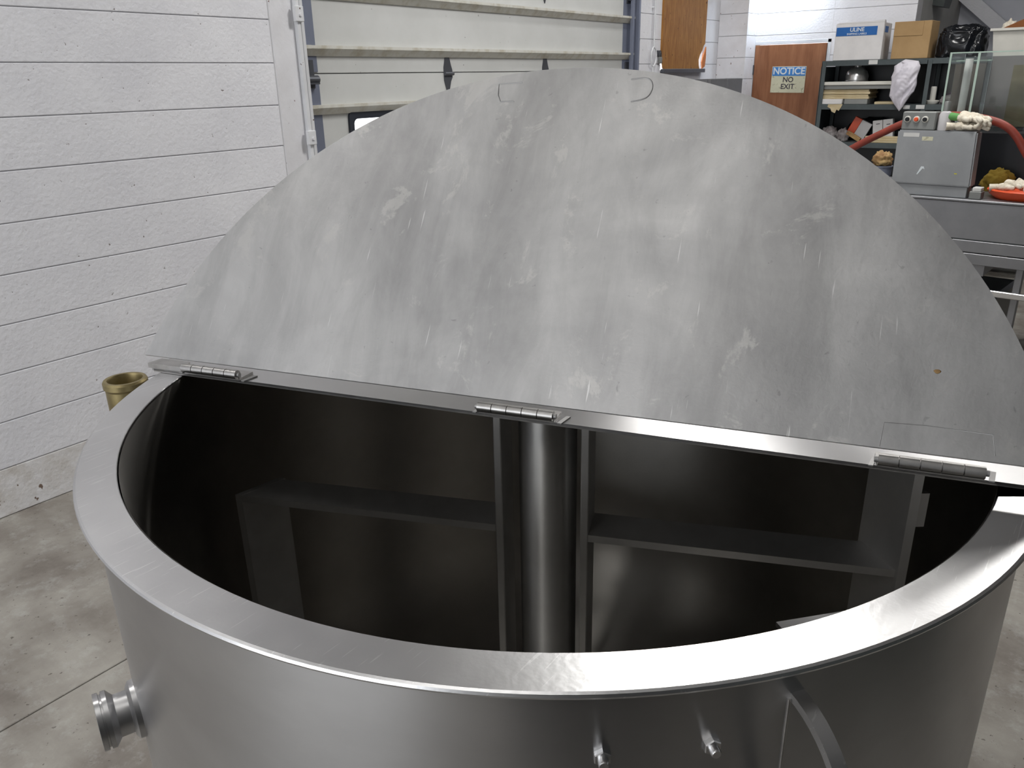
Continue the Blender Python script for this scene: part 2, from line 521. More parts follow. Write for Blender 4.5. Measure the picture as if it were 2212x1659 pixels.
wl = tag(boxes('wall_left', [((WX - 0.2, YB, 0), (WX - 0.0065, 2.775, CEIL)), ((WX - 0.2, 6.63, 0), (WX - 0.0065, 7.05, CEIL)), ((WX - 0.2, 7.93, 0), (WX - 0.0065, WY, CEIL)),
                             ((WX - 0.2, 7.05, 0), (WX - 0.0065, 7.93, 1.79)), ((WX - 0.2, 7.05, 3.2), (WX - 0.0065, 7.93, CEIL)), ((WX - 0.2, 2.775, 3.25), (WX - 0.0065, 6.63, CEIL))], MAT['mortar']), kind='structure')
courses(wl, 'y', YB, 2.775, WX, ZC)
courses(wl, 'y', 6.63, 7.05, WX, ZC)
courses(wl, 'y', 7.93, WY, WX, ZC)
courses(wl, 'y', 7.05, 7.93, WX, [z for z in ZC if z[1] < 1.8])
courses(wl, 'y', 2.775, 6.63, WX, [z for z in ZC if z[0] > 3.2])

# far wall with the brown door: courses cut around the door opening
wb = tag(boxes('wall_back', [((WX, WY + 0.0065, 0), (-3.34, WY + 0.2, CEIL)), ((-2.56, WY + 0.0065, 0), (-1.83, WY + 0.2, CEIL)), ((-3.34, WY + 0.0065, 2.04), (-2.56, WY + 0.2, CEIL))], MAT['mortar']), kind='structure')
ZB = [(0.0, 0.068)] + [(0.068 + CH * k, 0.068 + CH * (k + 1)) for k in range(0, 20)]
courses(wb, 'x', WX, -3.34, WY, ZB)
courses(wb, 'x', -2.56, -1.83, WY, ZB)
courses(wb, 'x', -3.34, -2.56, WY, [z for z in ZB if z[0] > 2.05] + [(2.04, 2.10)])
# pilaster in the corner
pl = tag(box('trim_1', (WX + 0.001, 8.30, 0), (-3.32, WY - 0.001, CEIL), MAT['mortar']), kind='structure')
for (z0, z1) in [z for z in ZB if z[1] > 1.2]:
    box('block_course', (WX + 0.002, 8.29, z0 + 0.002), (-3.31, WY - 0.002, z1 - 0.002), MAT['paint_rust'], pl, bevel=0.002)

# recess behind the shelves
wf = tag(box('wall_rear', (-3.0, 10.6, 0), (XR, 10.75, CEIL), MAT['back']), kind='structure')
for k in range(6):
    box('siding_board', (-2.99, 10.575, 1.55 + 0.3 * k), (XR - 0.01, 10.6, 1.842 + 0.3 * k), MAT['back'], wf, bevel=0.004)
tag(box('wall_recess', (-2.02, WY + 0.2, 0), (-1.83, 10.6, CEIL), MAT['shop']), kind='structure')
tag(box('wall_right', (XR, YB, 0), (XR + 0.15, 10.75, CEIL), MAT['shop_dim']), kind='structure')
tag(boxes('wall_front', [((WX - 0.2, YB - 0.15, 0), (BAY[0], YB, CEIL)), ((BAY[1], YB - 0.15, 0), (XR + 0.15, YB, CEIL)), ((BAY[0], YB - 0.15, BAY[2]), (BAY[1], YB, CEIL))], MAT['shop']), kind='structure')
tag(box('ceiling', (WX - 0.2, YB - 0.15, CEIL), (XR + 0.15, 10.75, CEIL + 0.12), MAT['ceiling']), kind='structure')

# ------------------------------------------------------------------ overhead door
DX = WX - 0.055                     # inside face of the door sections
od = empty('door_1', (0, 0, 0), kind='structure')
DY0, DY1 = 2.985, 6.56
SEC = 0.603
wy0, wy1, wz0, wz1 = 3.30, 3.98, 1.27, 1.572
for k in range(-2, 4):
    z0 = 1.7906 + SEC * (k - 1) if k > -2 else 0.02
    z1 = 1.7906 + SEC * k - 0.004
    if k == -2: z1 = 1.7906 + SEC * (-2) - 0.004
    if z1 - z0 < 0.05: continue
    if k == 0:
        s = boxes('door_section', [((DX - 0.045, DY0, z0), (DX, wy0, z1)), ((DX - 0.045, wy1, z0), (DX, DY1, z1)),
                                   ((DX - 0.045, wy0, z0), (DX, wy1, wz0)), ((DX - 0.045, wy0, wz1), (DX, wy1, z1))], MAT['panel'], od)
    else:
        s = box('door_section', (DX - 0.045, DY0, z0), (DX, DY1, z1), MAT['panel'], od, bevel=0.003)
    box('tongue', (DX - 0.044, DY0, z1 - 0.01), (DX - 0.012, DY1, z1 + 0.012), MAT['rubber'], s)
    if k >= 0:
        for (a, b) in ((DY0 + 0.0, DY0 + 0.112), (DY1 - 0.12, DY1)):
            box('end_stile', (DX, a, z0 + 0.006), (DX + 0.004, b, z1 - 0.006), MAT['stile'], s)
# window in the section below the joint
wn = empty('window_1', (0, 0, 0), kind='structure')
bm = bmesh.new()
def rrect(y0, y1, z0, z1, r, n=5):
    out = []
    for (cy, cz, a) in ((y1 - r, z1 - r, 0), (y0 + r, z1 - r, 90), (y0 + r, z0 + r, 180), (y1 - r, z0 + r, 270)):
        for i in range(n + 1):
            t = math.radians(a + 90 * i / n)
            out.append((cy + r * math.cos(t), cz + r * math.sin(t)))
    return out
oo, ii = rrect(wy0 - 0.012, wy1 + 0.012, wz0 - 0.012, wz1 + 0.012, 0.03), rrect(wy0 + 0.022, wy1 - 0.022, wz0 + 0.022, wz1 - 0.03, 0.03)
V = [[bm.verts.new((x, y, z)) for (y, z) in ring] for x, ring in ((DX, oo), (DX + 0.014, oo), (DX + 0.014, ii), (DX - 0.04, ii), (DX - 0.04, oo))]
n_ = len(oo)
for a in range(4):
    for i in range(n_):
        bm.faces.new((V[a][i], V[a][(i + 1) % n_], V[a + 1][(i + 1) % n_], V[a + 1][i]))
link_bm('window_frame', bm, MAT['rubber'], wn)
box('pane', (DX - 0.024, wy0 + 0.005, wz0 + 0.005), (DX - 0.020, wy1 - 0.005, wz1 - 0.005), MAT['glass'], wn)
# stiffening struts (hat section: lit upper lip, sloping underside)
for z in (1.330, 1.627, 1.930, 2.215, 2.53, 2.82):
    def sfn(a, b, h): return Vector((DX + a, h, z + b))
    st = prism('strut', [(0.0, -0.052), (0.0, 0.0), (0.05, 0.0), (0.05, -0.016), (0.042, -0.020), (0.010, -0.052)], DY0 - 0.02, DY1 + 0.03, sfn, MAT['strut'], od)
    box('end_cap', (DX + 0.0495, DY0 - 0.021, z - 0.017), (DX + 0.0515, DY0 + 0.045, z + 0.001), MAT['strut'], st)
# section hinges: tapered diamond plates with a barrel
for zj in (1.7886, 2.3916):
    for yh in (4.17, 5.28):
        def hfn(a, b, h): return Vector((DX + h, yh + a, zj + b))
        hg = prism('section_hinge', [(0, 0.135), (0.012, 0.12), (0.034, 0.045), (0.046, 0.015), (0.046, -0.03), (0.030, -0.055), (0.008, -0.125), (0, -0.14), (-0.008, -0.125), (-0.034, -0.045), (-0.034, 0.03), (-0.012, 0.12)], 0.0, 0.006, hfn, MAT['dark_metal'], od)
        tube('barrel', [(DX + 0.012, yh - 0.035, zj - 0.008), (DX + 0.012, yh + 0.048, zj - 0.008)], 0.011, MAT['dark_metal'], hg)
    for ye in (DY0 + 0.03, DY1 - 0.05):
        rb = box('roller_bracket', (DX + 0.004, ye - 0.03, zj - 0.075), (DX + 0.012, ye + 0.05, zj + 0.07), MAT['dark_metal'], od, bevel=0.002)
        tube('roller', [(DX + 0.025, ye - 0.03, zj - 0.03), (DX + 0.025, ye + 0.06, zj - 0.03)], 0.02, MAT['dark_metal'], rb, seg=14)
        box('bracket_plate', (DX + 0.012, ye - 0.02, zj - 0.055), (DX + 0.045, ye + 0.055, zj - 0.045), MAT['dark_metal'], rb)

# vertical tracks and jamb plates either side of the door
for side in (0, 1):
    tr = empty('trim_%d' % (side + 2), (0, 0, 0), kind='structure')
    if side == 0:
        box('jamb_plate', (WX - 0.15, 2.775, 0), (WX + 0.004, 2.925, 3.25), MAT['paint_rust'], tr, bevel=0.003)
        box('track_angle', (WX - 0.06, 2.925, 0.05), (WX + 0.03, 2.948, 3.2), MAT['track'], tr, bevel=0.003)
        box('track_channel', (WX - 0.06, 2.954, 0.05), (WX + 0.022, 2.978, 3.2), MAT['track'], tr, bevel=0.003)
        box('jamb_groove', (WX - 0.02, 2.770, 0), (WX + 0.001, 2.800, 3.25), MAT['mortar'], tr)
        for zb_ in (1.46, 2.07, 2.7, 0.85):
            br = box('track_bracket', (WX + 0.02, 2.908, zb_ - 0.032), (WX + 0.045, 2.962, zb_ + 0.042), MAT['track'], tr, bevel=0.003)
            lathe('bolt', [(0, 0), (0.009, 0), (0.009, 0.007), (0, 0.007)], MAT['paint_rust'], br, seg=6, M=Matrix.Translation((WX + 0.045, 2.94, zb_)) @ Matrix.Rotation(PI / 2, 4, 'Y'))
    else:
        box('jamb_plate', (WX - 0.15, 6.595, 0), (WX + 0.002, 6.632, 3.25), MAT['stile'], tr, bevel=0.003)
        box('track_angle', (WX - 0.06, 6.56, 0.05), (WX + 0.035, 6.585, 3.2), MAT['stile'], tr, bevel=0.003)
        box('track_channel', (WX - 0.02, 6.50, 0.05), (WX + 0.01, 6.53, 3.2), MAT['stile'], tr, bevel=0.003)
# hoist chain guide / conduit on the block pier right of the door
cd = empty('door_chain', (WX, 6.85, 0), label='thin looped hoist chain hanging on the white block pier beside the plywood', cat='chain')
tube('chain', [(0.03, 0.0, 2.6), (0.03, 0.0, 2.2), (0.03, 0.005, 1.98)], 0.008, MAT['track'], cd)
tube('loop', catmull([(0.03, 0.005, 1.98), (0.03, 0.04, 1.955), (0.03, 0.055, 1.90), (0.03, 0.04, 1.85), (0.03, 0.0, 1.82), (0.03, -0.03, 1.85), (0.03, -0.04, 1.92), (0.03, -0.015, 1.97), (0.03, 0.005, 1.98)]), 0.007, MAT['track'], cd)
tube('chain_tail', [(0.03, 0.0, 1.82), (0.03, 0.005, 1.5)], 0.007, MAT['track'], cd)
tube('wall_bracket', [(0.0, 0.0, 2.3), (0.032, 0.0, 2.3)], 0.008, MAT['track'], cd)
# padlocked latch at the edge of the plywood
lt = empty('latch', (WX, 7.0, 1.93), label='small steel latch at the left edge of the plywood sheet', cat='latch')
box('plate', (0.0, -0.05, -0.025), (0.012, 0.05, 0.025), MAT['dark_metal'], lt, bevel=0.003)
box('padlock', (0.012, -0.025, -0.085), (0.032, 0.025, -0.03), MAT['ctl'], lt, bevel=0.006)
tube('shackle', catmull([(0.022, -0.016, -0.035), (0.022, -0.016, -0.005), (0.022, 0, 0.008), (0.022, 0.016, -0.005), (0.022, 0.016, -0.035)], 4), 0.004, MAT['dark_metal'], lt, seg=8)

# boarded opening: plywood sheet with a broken lower right edge
py0, py1, pz0, pz1 = 7.035, 7.95, 1.80, 3.15
poly = [(py0 + 0.05, pz0), (py0 + 0.03, pz0 + 0.05), (py0, pz0 + 0.09), (py0, pz1), (py1, pz1), (py1, 2.03), (py1 - 0.03, 2.01), (py1 - 0.055, 1.97), (py1 - 0.10, 1.93), (py1 - 0.13, 1.88), (py1 - 0.12, 1.83), (py1 - 0.10, pz0)]
def pfn(a, b, h): return Vector((WX + h, a, b))
ps = empty('plywood_sheet', (0, 0, 0), label='weathered orange plywood sheet boarding up an opening, broken at its lower right', cat='plywood')
prism('sheet', poly, 0.001, 0.018, pfn, MAT['ply'], ps)
prism('torn_strip', [(py1 - 0.06, 1.80), (py1 - 0.075, 1.86), (py1 - 0.06, 1.90), (py1 - 0.02, 1.955), (py1 + 0.005, 2.0), (py1 + 0.01, 1.9), (py1 - 0.005, 1.82)], 0.0185, 0.030, pfn, MAT['wood_daylit'], ps)  # torn wood; its orange also stands in for daylight glowing at the gap
box('sill', (WX + 0.001, py0 + 0.016, 1.765), (WX + 0.045, py1 - 0.022, 1.7995), MAT['dark_metal'], ps, bevel=0.003)

# ------------------------------------------------------------------ brown door with its sign
d2 = empty('door_2', (0, 0, 0), kind='structure')
ds = box('door_slab', (-3.305, WY - 0.012, 0.01), (-2.592, WY + 0.03, 2.010), MAT['doorwood'], d2, bevel=0.003)
boxes('door_frame', [((-3.345, WY - 0.02, 0), (-3.309, WY + 0.1, 2.045)), ((-2.588, WY - 0.004, 0), (-2.556, WY + 0.1, 2.045)), ((-3.345, WY - 0.004, 2.014), (-2.556, WY + 0.1, 2.045))], MAT['doorframe'], d2, bevel=0.002)
for z in (1.78, 1.0, 0.25):
    box('hinge', (-3.318, WY - 0.026, z - 0.045), (-3.300, WY - 0.012, z + 0.045), MAT['dark_metal'], ds, bevel=0.002)
kn = lathe('knob', [(0, 0), (0.03, 0), (0.03, 0.008), (0.012, 0.012), (0.012, 0.035), (0.028, 0.045), (0.03, 0.06), (0.02, 0.072), (0, 0.075)], MAT['brass'], ds, seg=20, M=Matrix.Translation((-2.66, WY - 0.012, 0.98)) @ Matrix.Rotation(PI / 2, 4, 'X'))

sg = empty('notice_sign', (-2.937, WY - 0.0125, 1.680), label='blue and cream NOTICE NO EXIT sign stuck on the brown door', cat='sign')
sg.rotation_euler = (0, math.radians(0.8), 0)
box('plate', (-0.172, -0.003, -0.124), (0.172, 0, 0.124), MAT['cream'], sg, bevel=0.001)
box('header', (-0.167, -0.0042, 0.036), (0.167, -0.003, 0.119), MAT['blue_sign'], sg)
RX = Matrix.Rotation(PI / 2, 4, 'X')
text_mesh('header_lettering', 'NOTICE', 0.088, MAT['print_white'], sg, Matrix.Translation((0, -0.0044, 0.078)) @ RX, bold=0.0022)
text_mesh('lettering', 'NO', 0.068, MAT['ink'], sg, Matrix.Translation((0, -0.0036, -0.002)) @ RX, bold=0.001)
text_mesh('lettering', 'EXIT', 0.068, MAT['ink'], sg, Matrix.Translation((0, -0.0036, -0.067)) @ RX, bold=0.001)

# two grey blocks on a low pier by the corner
tag(box('trim_4', (-3.50, 7.20, 0), (-3.05, 7.98, 1.505), MAT['paint'], bevel=0.005), kind='structure')
for i, (y0, lab) in enumerate(((7.22, 'grey concrete block in the corner, the one nearer the plywood'), (7.60, 'grey concrete block in the corner, the one nearer the brown door'))):
    b_ = empty('concrete_block', (-3.28, y0 + 0.185, 1.505), label=lab, cat='block', group='grey blocks by the corner')
    bm = bmesh.new()
    for (a0, a1) in ((-0.185, -0.15), (-0.018, 0.018), (0.15, 0.185)):
        add_box(bm, (-0.0598, a0, 0), (0.0598, a1, 0.2))
    add_box(bm, (-0.09, -0.185, 0), (-0.06, 0.185, 0.2), 0.004)
    add_box(bm, (0.06, -0.185, 0), (0.09, 0.185, 0.2), 0.004)
    link_bm('web', bm, MAT['blockgrey'], b_)

# ------------------------------------------------------------------ the kettle
TC = Vector((-0.729, 1.0545, 0))
tk = empty('mixing_kettle', TC, label='large round stainless steel mixing kettle with its half lid propped open', cat='kettle')
RIMZ, RI, RO, RB = 1.240, 0.679, 0.734, 0.716
lathe('body', [(RB - 0.003, RIMZ - 0.006), (RB, RIMZ - 0.008), (RB, 0.50), (0.69, 0.42), (0.60, 0.34), (0.42, 0.28), (0.2, 0.25), (0.0, 0.245)], MAT['steel'], tk, seg=144, auto=40)
lathe('inner_wall', [(RI - 0.002, RIMZ - 0.003), (RI - 0.002, 0.52), (0.65, 0.45), (0.56, 0.38), (0.40, 0.32), (0.2, 0.29), (0.0, 0.285)], MAT['inner'], tk, seg=144, auto=40)
# flat ring on top, open for a short notch at the right end of the bridge
NA0, NA1 = math.radians(0.6), math.radians(13)
rp = [(RI, RIMZ - 0.006), (RI, RIMZ - 0.001), (RI + 0.001, RIMZ), (RO - 0.004, RIMZ), (RO - 0.0012, RIMZ - 0.0012), (RO, RIMZ - 0.004), (RO - 0.0012, RIMZ - 0.0068), (RO - 0.004, RIMZ - 0.008), (RI + 0.02, RIMZ - 0.007)]
bm = bmesh.new()
rings = add_lathe(bm, rp, 180, None, NA1, 2 * PI + NA0, True)
for ring, a in ((rings[-1], NA0), (rings[0], NA1)):      # slant the cut ends of the ring
    for v in ring:
        r = math.hypot(v.co.x, v.co.y)
        aa = a + (r - RI) / (RO - RI) * math.radians(2.9)
        v.co.x, v.co.y = r * math.cos(aa), r * math.sin(aa)
link_bm('rim', bm, MAT['rim'], tk, smooth=True, autosmooth=12)
for a in (95, 215, 335):
    ca, sa = math.cos(math.radians(a)), math.sin(math.radians(a))
    lg = tube('leg', [(0.6 * ca, 0.6 * sa, 0.36), (0.6 * ca, 0.6 * sa, 0.02)], 0.032, MAT['steel'], tk, seg=20)
    lathe('foot', [(0, 0), (0.055, 0), (0.055, 0.012), (0.034, 0.03), (0, 0.03)], MAT['steel'], lg, seg=20, M=Matrix.Translation((0.6 * ca, 0.6 * sa, 0)))

CA = math.radians(16.02)
D = Vector((math.cos(CA), math.sin(CA), 0)); Nv = Vector((-D.y, D.x, 0)); Zv = Vector((0, 0, 1))
# fixed rear half of the cover: segment behind the chord, its front edge turned down
OFF, RC = -0.1505, 0.748
t_ = math.sqrt(RC * RC - OFF * OFF)
a_s = math.atan2(OFF, t_)
poly = [(RC * math.cos(a_s + (PI - 2 * a_s) * i / 72), RC * math.sin(a_s + (PI - 2 * a_s) * i / 72)) for i in range(73)]
def cfn(a, b, h): return D * a + Nv * b + Zv * h
rc = prism('rear_cover', poly, RIMZ + 0.0025, RIMZ + 0.0065, cfn, MAT['steel'], tk)
prism('front_flange', [(-t_ + 0.004, OFF), (t_ - 0.004, OFF), (t_ - 0.004, OFF + 0.004), (-t_ + 0.004, OFF + 0.004)], RIMZ + 0.0006, RIMZ + 0.0064, cfn, MAT['hinge'], rc)
# hinged front half of the cover, swung up and leaning back
TH = math.radians(54.5)
L0 = Vector((-0.6602, -0.3531, 1.275)); Vv = Nv * math.cos(TH) + Zv * math.sin(TH); Wn = D.cross(Vv)
SC, VC, RL = 0.7256, -0.1553, 0.7460
def lfn(a, b, h): return D * (a - SC) + Vv * b + Wn * h
h_ = math.sqrt(RL * RL - VC * VC)
a_l = math.atan2(-VC, h_)
poly = [(SC + RL * math.cos(a_l + (PI - 2 * a_l) * i / 96), VC + RL * math.sin(a_l + (PI - 2 * a_l) * i / 96)) for i in range(97)]
LC = L0 + D * SC
lidm = Matrix(((D.x, Vv.x, Wn.x, LC.x), (D.y, Vv.y, Wn.y, LC.y), (D.z, Vv.z, Wn.z, LC.z), (0, 0, 0, 1)))
bm = bmesh.new()
add_prism(bm, [(a - SC, b) for a, b in poly], -0.004, 0.0, lambda a, b, h: Vector((a, b, h)))
bmesh.ops.bevel(bm, geom=[e for e in bm.edges if abs(e.verts[0].co.z - e.verts[1].co.z) < 1e-6], offset=0.0008, segments=1, affect='EDGES')
lid = link_bm('lid', bm, MAT['lid'], tk)
lid.matrix_local = lidm
def lm(a, b, h=-0.0002): return Vector((a - SC, b, h))
tube('scorch_line', [lm(*p) for p in ((0.630, 0.564), (0.587, 0.562), (0.590, 0.540), (0.597, 0.5265), (0.622, 0.527))], 0.0011, MAT['mark'], lid, seg=6)
tube('scorch_line', catmull([lm(*p) for p in ((0.822, 0.566), (0.845, 0.568), (0.8555, 0.563), (0.860, 0.55), (0.856, 0.535), (0.846, 0.528), (0.828, 0.524))], 5), 0.0012, MAT['mark'], lid, seg=6)
tube('scorch_line', [lm(*p) for p in ((1.247, 0.003), (1.250, 0.036), (1.300, 0.038), (1.377, 0.036), (1.381, 0.009))], 0.0006, MAT['mark'], lid, seg=6)
lump('rust_spot', (0.0045, 0.003, 0.0005), MAT['tan'], lid, seed=3, loc=lm(1.308, 0.113, -0.0002), flat=False, sub=2)
# grip handles on the outer face of the lid (behind it as seen here)
for s_ in (0.61, 0.84):
    tube('handle', catmull([Vector((s_ - SC, 0.53, -0.004)), Vector((s_ - SC, 0.53, -0.05)), Vector((s_ - SC, 0.545, -0.055)), Vector((s_ - SC, 0.56, -0.05)), Vector((s_ - SC, 0.56, -0.004))], 4), 0.006, MAT['steel'], lid, seg=10)
# three butt hinges on the bridge edge
for (s0, s1) in ((0.080, 0.203), (0.668, 0.794), (1.247, 1.374)):
    hp = empty('hinge'); hp.parent = tk
    hb = Vector((-0.6602, -0.3531, 0)) + D * s0 + Nv * 0.0015
    zc = RIMZ + 0.0185
    ln = s1 - s0
    for k in range(5):
        a0, a1 = ln * k / 5 + 0.0007, ln * (k + 1) / 5 - 0.0007
        tube('knuckle', [hb + D * a0 + Zv * zc, hb + D * a1 + Zv * zc], 0.0082, MAT['hinge'], hp, seg=20)
    tube('pin', [hb + D * -0.004 + Zv * zc, hb + D * (ln + 0.004) + Zv * zc], 0.0042, MAT['mark'], hp, seg=12)
    bm = bmesh.new()
    add_prism(bm, [(0, 0.002), (ln, 0.002), (ln, 0.04), (0, 0.04)], RIMZ + 0.0067, RIMZ + 0.0105, lambda a, b, h: hb + D * a + Nv * b + Zv * h)
    add_prism(bm, [(0, 0.0066), (ln, 0.0066), (ln, 0.012), (0, 0.012)], RIMZ + 0.0105, RIMZ + 0.020, lambda a, b, h: hb + D * a + Nv * (b - 0.004) + Zv * h)
    link_bm('leaf', bm, MAT['hinge'], hp)
    for e0, e1 in ((-0.010, -0.004), (ln + 0.005, ln + 0.012)):
        bm = bmesh.new()
        add_prism(bm, [(e0, 0.0), (e1, 0.0), (e1 + 0.006, 0.03), (e0 + 0.006, 0.03)], RIMZ + 0.0067, RIMZ + 0.0085, lambda a, b, h: hb + D * a + Nv * b + Zv * h)
        link_bm('weld', bm, MAT['mark'], hp)
# left end of the bridge: small stop plate
prism('stop_plate', [(-0.742, OFF + 0.001), (-0.655, OFF + 0.001), (-0.668, OFF + 0.03), (-0.735, OFF + 0.03)], RIMZ + 0.0066, RIMZ + 0.016, cfn, MAT['hinge'], tk)

# agitator: shaft with two scraper frames
UA = math.radians(23)
U = Vector((math.cos(UA), math.sin(UA), 0)); Un = Vector((-U.y, U.x, 0))
ag = empty('agitator'); ag.parent = tk
lathe('shaft', [(0, 0.30), (0.052, 0.30), (0.052, RIMZ + 0.001), (0, RIMZ + 0.001)], MAT['shaft'], ag, seg=64)
def bar(name, s0, s1, z0, z1, w0=-0.04, w1=0.04, parent=ag):
    bm = bmesh.new()
    add_prism(bm, [(s0, w0), (s1, w0), (s1, w1), (s0, w1)], z0, z1, lambda a, b, h: U * a + Un * b + Zv * h)
    bmesh.ops.bevel(bm, geom=bm.edges[:], offset=0.0015, segments=1, affect='EDGES')
    return link_bm(name, bm, MAT['agit'], parent)
def quad(name, pts, z0, z1, parent=ag):
    return prism(name, pts, z0, z1, lambda a, b, h: U * a + Un * b + Zv * h, MAT['agit'], parent)
bar('inner_upright', -0.090, -0.076, 0.42, 1.222)
bar('inner_upright', 0.066, 0.080, 0.42, 1.222)
quad('arm', [(-0.612, -0.04), (-0.0905, -0.04), (-0.0905, 0.04), (-0.565, 0.04)], 0.966, 0.980)
quad('arm', [(0.0805, -0.04), (0.5855, -0.04), (0.5465, 0.04), (0.0805, 0.04)], 0.966, 0.980)
quad('arm', [(-0.612, -0.04), (-0.0905, -0.04), (-0.0905, 0.04), (-0.565, 0.04)], 0.45, 0.464)
quad('arm', [(0.0805, -0.04), (0.5855, -0.04), (0.5465, 0.04), (0.0805, 0.04)], 0.45, 0.464)
quad('outer_blade', [(-0.626, -0.04), (-0.612, -0.04), (-0.563, 0.045), (-0.577, 0.045)], 0.45, 0.9805)
bb = quad('outer_blade', [(0.588, -0.045), (0.602, -0.045), (0.556, 0.05), (0.542, 0.05)], 0.45, 1.205)
quad('clip', [(0.600, -0.035), (0.618, -0.030), (0.600, 0.0), (0.585, -0.008)], 1.06, 1.12, bb)
for z in (0.5, 0.6):
    bar('spacer', -0.0758, -0.048, z, z + 0.02, -0.008, 0.008)
    bar('spacer', 0.048, 0.0658, z, z + 0.02, -0.008, 0.008)
# flat bracket on the inside wall near the front right
prism('inner_bracket', [(0.508, -0.274), (0.600, -0.168), (0.6525, -0.172), (0.586, -0.336)], 1.144, 1.150, lambda a, b, h: Vector((a, b, h)), MAT['rim'], tk)

# outside fittings
def on_body(deg, z): 
    a = math.radians(deg)
    return Vector((RB * math.cos(a), RB * math.sin(a), z)), Vector((math.cos(a), math.sin(a), 0)), Vector((-math.sin(a), math.cos(a), 0))
for deg, z in ((-51.4, 1.152), (-43.07, 1.153)):
    P, rn, tn = on_body(deg, z)
    Mb = Matrix(((Zv.x, tn.x, rn.x, P.x), (Zv.y, tn.y, rn.y, P.y), (Zv.z, tn.z, rn.z, P.z), (0, 0, 0, 1)))
    st_ = lathe('stud', [(0, -0.003), (0.009, -0.003), (0.009, 0.0045), (0.0083, 0.0058), (0, 0.0058)], MAT['rim'], tk, seg=6, M=Mb, auto=20)
    lathe('stud_tip', [(0, 0.0055), (0.0052, 0.0055), (0.0052, 0.012), (0.0042, 0.0135), (0, 0.0135)], MAT['rim'], st_, seg=16, M=Mb)
# half-round lifting loop of flat bar
P, rn, tn = on_body(-36.2, 1.196)
R0 = 0.098
bm = bmesh.new()
prev = None
for i in range(25):
    ph = PI * i / 24
    rows = []
    for (rr, tt) in ((R0, -0.0075), (R0, 0.0075), (R0 - 0.009, 0.0075), (R0 - 0.009, -0.0075)):
        rows.append(bm.verts.new(P + rn * (rr * math.sin(ph) - 0.004) + Zv * (-R0 + rr * math.cos(ph)) + tn * tt))
    if prev:
        for k in range(4): bm.faces.new((prev[k], prev[(k + 1) % 4], rows[(k + 1) % 4], rows[k]))
    else: bm.faces.new(rows)
    prev = rows
bm.faces.new(prev)
lp = link_bm('lifting_loop', bm, MAT['rim'], tk, smooth=True, autosmooth=30)
pts = [P + rn * 0.0005 + tn * -0.009 + Zv * (-0.006 - 0.018 * i) for i in range(11)]
tube('reflection_line', pts, 0.0016, MAT['hinge'], lp, seg=8)  # thin line standing in for the dark reflection beside the loop
# sanitary ferrule on the left
P, rn, tn = on_body(-110, 0.915)
Mb = Matrix(((Zv.x, tn.x, rn.x, P.x), (Zv.y, tn.y, rn.y, P.y), (Zv.z, tn.z, rn.z, P.z), (0, 0, 0, 1)))
fe = lathe('ferrule', [(0, -0.01), (0.030, -0.01), (0.030, 0.028), (0.040, 0.036), (0.040, 0.042), (0.0365, 0.0425), (0.0365, 0.045), (0.040, 0.0455), (0.040, 0.052), (0.024, 0.053), (0.024, 0.02), (0, 0.02)], MAT['steel'], tk, seg=48, M=Mb, auto=30)
lathe('collar', [(0.030, -0.008), (0.042, -0.008), (0.041, 0.006), (0.0335, 0.011), (0.030, 0.011)], MAT['steel'], fe, seg=48, M=Mb, auto=30)
# brass coupling on a riser beyond the rim
cp = Vector((-0.771, -0.350, 0))
q = lathe('brass_coupling', [(0.030, 1.13), (0.036, 1.13), (0.0385, 1.145), (0.0385, 1.185), (0.0415, 1.19), (0.0415, 1.2), (0.039, 1.204), (0.033, 1.204), (0.031, 1.2), (0.031, 1.13)], MAT['brass'], tk, seg=40, M=Matrix.Translation(cp), closed_prof=False, auto=30)
rd = Vector((cp.x, cp.y, 0)).normalized()
tube('riser_pipe', catmull([cp + Zv * 1.15, cp + Zv * 1.05, cp + Zv * 0.98 - rd * 0.01, cp + Zv * 0.95 - rd * 0.05, Vector((rd.x * (RB - 0.01), rd.y * (RB - 0.01), 0.945))], 5), 0.030, MAT['brass'], q, seg=24)

# ------------------------------------------------------------------ storage rack in the background
RX0, RX1, RY0, RY1 = -2.47, -0.35, 8.05, 8.50
rk = empty('storage_rack', (0, 0, 0), label='dark grey steel storage rack crowded with boxes beside the brown door', cat='rack')
SH = [1.838, 1.462, 1.128, 0.78, 0.35]
for z in SH:
    boxes('shelf', [((RX0, RY0, z - 0.012), (RX1, RY1, z)), ((RX0, RY0, z - 0.045), (RX1, RY0 + 0.004, z - 0.012)), ((RX0, RY1 - 0.004, z - 0.045), (RX1, RY1, z - 0.012))], MAT['rack'], rk)
for x in (RX0 + 0.002, -1.578, RX1 - 0.04):
    for y in (RY0 - 0.003, RY1 - 0.035):
        boxes('post', [((x, y, 0), (x + 0.004, y + 0.038, 1.8255)), ((x, y, 0), (x + 0.038, y + 0.004, 1.8255))], MAT['rack'], rk)
box('shelf_tag', (-2.060, RY0 - 0.0045, 1.800), (-1.985, RY0 - 0.0005, 1.836), MAT['tape'], rk)
box('shelf_tag', (-1.72, RY0 - 0.0045, 1.425), (-1.665, RY0 - 0.0005, 1.455), MAT['tape'], rk)
box('shelf_tag', (-1.615, RY0 - 0.008, 1.425), (-1.545, RY0 - 0.004, 1.458), MAT['tape'], rk)
box('end_panel', (RX0 - 0.004, RY0 + 0.001, 0.02), (RX0 + 0.0015, RY1 - 0.001, 1.79), MAT['rack'], rk)
box('back_panel', (RX0, RY1, 0.02), (-0.35, RY1 + 0.004, 1.83), MAT['black'], rk)

